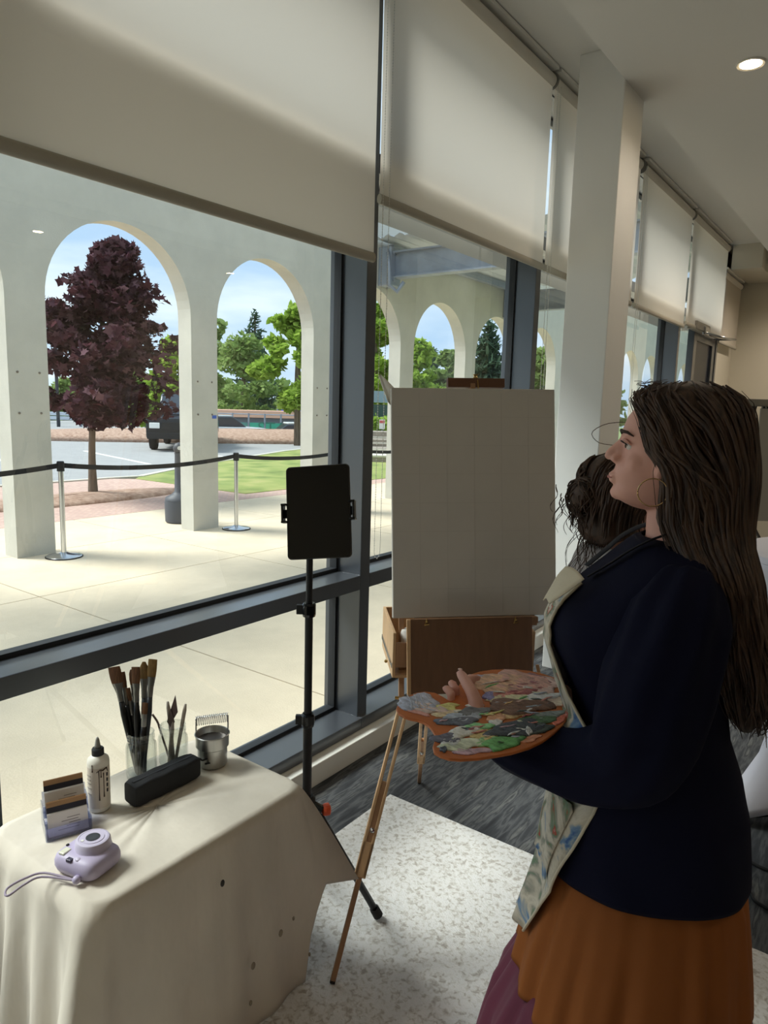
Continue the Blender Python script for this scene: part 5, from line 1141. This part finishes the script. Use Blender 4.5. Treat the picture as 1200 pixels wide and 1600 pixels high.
# ---- hair
def strands(m, X, TAB, n, seed, rad, ph0, ph1, z0r, zend, sweep=.9, wav=.014, out0=.004, segs=26, sides=4, both=True):
    R = np.random.default_rng(seed); T = np.array(sorted(TAB)); 
    def surf(ph, z, off):
        f, b, w_ = (np.interp(z, T[:,0], T[:,i]) for i in (1,2,3)); c = (f+b)/2; ca, sa = math.cos(ph), math.sin(ph)
        A = c+(f-c+off if ca > 0 else (c-b)+off)*(np.sign(ca)*abs(ca)**.7); L_ = (w_+off)*np.sign(sa)*abs(sa)**.7
        return X(A, L_, z)
    for i in range(n):
        sg = R.choice((-1, 1)) if both else 1
        pa = R.uniform(ph0, ph1); zs = R.uniform(*z0r); ze = zend+R.uniform(-.02,.10) if R.random() < .85 else min(zend+R.uniform(.1,.35), zs-.04); off = out0+R.uniform(-.002,.008)
        pb = pa+sweep*(1-pa/math.pi)*R.uniform(.6,1.1); fq, fa = R.uniform(14,30), R.uniform(0,6.28); P = []
        pb = min(pb, math.pi*1.02)
        for k in range(segs):
            q = k/(segs-1); z = zs+(ze-zs)*q; ph = pa+(pb-pa)*min(1, q*2.6)**.8
            low = max(0, min(1, (1.38-z)/.25)); ph2 = ph+(.10*math.sin(fq*z*.6+fa))*low
            P.append(surf(sg*ph2, z, off+wav*low*math.sin(fq*z+fa)+.004*math.sin(q*9+fa)))
        rr_ = rad*R.uniform(.6,1.3); m.tube(P, [rr_*min(1, .35+q*6)*(1-.85*max(0, q-.7)/.3) for q in np.linspace(0,1,segs)], sides)
HT = [(1.683,.0,-.03,.02),(1.678,.05,-.06,.048),(1.662,.082,-.092,.074),(1.64,.082,-.110,.086),(1.61,.070,-.120,.090),(1.58,.064,-.126,.092),(1.55,.060,-.130,.092),(1.52,.038,-.133,.091),(1.49,.032,-.134,.089),(1.45,.036,-.134,.088),(1.41,.036,-.134,.092),(1.37,.016,-.136,.112),(1.34,-.005,-.142,.140),(1.30,-.03,-.150,.150),(1.22,-.055,-.165,.145),(1.14,-.085,-.182,.13),(1.07,-.11,-.195,.105),(1.02,-.135,-.197,.07),(.995,-.155,-.19,.04)]
hm_ = MB(); hm_.loft(WH.rings([(z, f-.004, b+.006, w_-.006) for z, f, b, w_ in HT], 60, n=56, p=3.0, wob=lambda ph, z: .025*math.sin(ph*13+z*16)*max(.15, min(1, (1.45-z)*4))))
hair = hm_.build('hair', hairm, who, smooth=True)
m = MB()
strands(m, WH, HT, 260, 3, .0048, .10, 2.9, (1.60,1.683), 1.02, sweep=1.0)
strands(m, WH, HT, 200, 4, .0040, .6, 3.0, (1.50,1.66), 1.0, sweep=.6)
strands(m, WH, HT, 90, 5, .0030, .22, .75, (1.585,1.662), 1.12, sweep=1.5, out0=.007)
strands(m, WH, HT, 130, 6, .0013, .15, 3.0, (1.55,1.685), 1.0, sweep=.8, wav=.016, out0=.010, sides=3)
m.build('hair_locks', hairm, hair, smooth=True, fix=False)
fly = MB()
for k in range(26):
    a0_ = random.uniform(0, 1.2); p0 = WH(.07-.05*a0_, random.uniform(-.05,.07), 1.672-.01*a0_); fly.tube(smoothpath([p0, p0+V((0,0,random.uniform(.004,.016)))+WH.F*random.uniform(-.01,.03), p0+WH.F*random.uniform(-.05,.035)+V((0,0,random.uniform(-.01,.014)))], 8), .0006, 3)
fly.tube(smoothpath([WH(.02,.088,1.54), WH(.045,.085,1.52), WH(.04,.083,1.47), WH(.03,.075,1.43), WH(.0,.08,1.40)], 14), .0007, 3)
fly.tube(smoothpath([WH(.085,-.06,1.60), WH(.135,-.06,1.595), WH(.165,-.055,1.575), WH(.15,-.05,1.555), WH(.12,-.06,1.55)], 14), .0009, 3)
fly.build('stray_hair', hairm, hair, fix=False)['kind'] = 'stuff'

# ================================================================== SECOND PERSON (behind, facing right)
W2 = Fig(pv(980, 760, 2.0)*V((1,1,0)), r0*math.cos(.25)+fwh*math.sin(.25))
dz2 = pv(958, 700, 2.0)[2]-1.690
p2 = thing('person', (W2.B[0], W2.B[1], 0.), 'person with loose tied-up brown hair in a light grey top, mostly hidden behind the painter', 'person')
m = MB(); add_head(m, W2, dz2)
Z2 = lambda z: z*(1.66+dz2)/1.66
m.loft(W2.rings([(Z2(1.36),.04,-.085,.11),(Z2(1.3),.08,-.09,.15),(Z2(1.15),.10,-.09,.14),(Z2(1.0),.09,-.085,.13),(Z2(.85),.10,-.10,.15),(Z2(.78),.09,-.10,.15)], 16, n=28))
for s_ in (-1, 1):
    m.tube([W2(0,s_*.085,Z2(.85)), W2(0,s_*.085,Z2(.48)), W2(-.01,s_*.085,.1)], [.08,.055,.036], 12); m.tube([W2(-.05,s_*.09,.04), W2(.12,s_*.095,.034)], [.032,.026], 10)
    m.tube([W2(0,s_*.15,Z2(1.29)), W2(-.01,s_*.19,Z2(1.08)), W2(.03,s_*.19,Z2(.92)), W2(.09,s_*.17,Z2(.76))], [.045,.04,.034,.024], 10)
    hc = W2(.10,s_*.168,Z2(.72)); m.ball(hc, (.02,.016,.04), 10, 8)
    for k in range(4): m.tube([hc+W2.F*(.012*k-.018)-V((0,0,.02)), hc+W2.F*(.012*k-.014)-V((0,0,.055)), hc+W2.F*(.012*k-.008)-V((0,0,.08))], [.009,.0085,.007], 8)
    m.tube([hc+W2.F*.012, hc+W2.F*.032-V((0,0,.02)), hc+W2.F*.036-V((0,0,.045))], [.011,.010,.008], 8)
m.build('body', skin, p2, smooth=True, remesh=.006, smit=3)
greyt = M('grey_knit', (186,180,180), .85, bump=.1, bscale=400)
MB().loft(W2.rings([(Z2(1.385),.055,-.092,.085),(Z2(1.36),.07,-.105,.14),(Z2(1.31),.10,-.112,.175),(Z2(1.2),.13,-.112,.175),(Z2(1.05),.115,-.105,.16),(Z2(.9),.12,-.12,.175),(Z2(.82),.125,-.125,.18)], 30, n=48, wob=lambda ph, z: .012*math.sin(ph*6+z*12)), caps=False).build('top', greyt, p2, smooth=True, solid=.003)
for s_ in (-1, 1):
    MB().tube(smoothpath([W2(0,s_*.14,Z2(1.315)), W2(-.005,s_*.185,Z2(1.2)), W2(-.01,s_*.197,Z2(1.08)), W2(.03,s_*.197,Z2(.92)), W2(.08,s_*.178,Z2(.79))], 20), [interp([0,3,10,19],[.05,.066,.056,.04],k) for k in range(20)], 14).build('sleeve', greyt, p2, smooth=True)
    MB().tube(smoothpath([W2(0,s_*.075,Z2(.90)), W2(0,s_*.085,Z2(.6)), W2(-.005,s_*.087,.3), W2(-.01,s_*.088,.06)], 20), [interp([0,4,19],[.105,.098,.07],k) for k in range(20)], 16).build('trouser_leg', M('dark_trousers', (40,42,50), .8), p2, smooth=True)
    MB().tube([W2(-.065,s_*.09,.042), W2(.02,s_*.093,.045), W2(.14,s_*.097,.034)], [.036,.042,.032], 12, flat=.9).build('shoe', black, p2, smooth=True)
HT2 = [(z+dz2, f-.01, b, w_) for z, f, b, w_ in HT if z > 1.44]+[(1.425+dz2,-.05,-.115,.06)]
hh2 = MB().loft(W2.rings([(z, f-.004, b+.006, w_-.006) for z, f, b, w_ in HT2], 36, n=40, p=2.6)).build('hair', hairm, p2, smooth=True)
m = MB(); strands(m, W2, HT2, 120, 9, .0042, .2, 2.9, (1.60+dz2,1.68+dz2), 1.45+dz2, sweep=1.2, wav=.008)
bun = W2(-.128,.0,1.555+dz2); m.ball(bun, (.045,.045,.052), 18, 12); R = np.random.default_rng(11)
for k in range(110):
    a, b = R.uniform(0,6.28), R.uniform(0,6.28); r_ = R.uniform(.042,.056); P = []
    for q in np.linspace(0,1,14): th = a+q*R.uniform(3.5,3.8); P.append(bun+r_*(math.cos(th)*nrm(W2.L*math.cos(b)+V((0,0,1))*math.sin(b))+math.sin(th)*nrm(W2.F*.7+V((0,0,1))*math.cos(b)-W2.L*math.sin(b)))+W2.F*.01*math.sin(q*8+b))
    m.tube(P, R.uniform(.0012,.0035), 4)
for k in range(70):
    p0 = bun+V(R.normal(size=3))*.018-W2.F*R.uniform(0,.015); L_ = R.uniform(.04,.11); w_ = R.uniform(.5,1.0); cu = R.uniform(.005,.013); fa = R.uniform(0,6.28)
    m.tube([p0-W2.F*(.022*w_*math.sin(q*2.4))+W2.L*cu*math.sin(q*7+fa)+W2.F*cu*math.cos(q*7+fa)-V((0,0,L_*q)) for q in np.linspace(0,1,18)], [R.uniform(.0012,.003)*(1-.7*q) for q in np.linspace(0,1,18)], 3)
for k in range(60):
    p0 = W2(-.10+R.uniform(-.02,.03), R.uniform(-.05,.06), 1.50+dz2+R.uniform(-.03,.03)); L_ = R.uniform(.12,.26); fa = R.uniform(0,6.28); fw_ = R.uniform(-.07,.05)
    m.tube([p0+W2.F*fw_*q**1.5+W2.L*.012*math.sin(q*8+fa)+W2.F*.012*math.cos(q*8+fa)-V((0,0,L_*q)) for q in np.linspace(0,1,18)], [R.uniform(.0008,.0022)*(1-.6*q) for q in np.linspace(0,1,18)], 3)
m.build('hair_locks', hairm, hh2, smooth=True, fix=False)
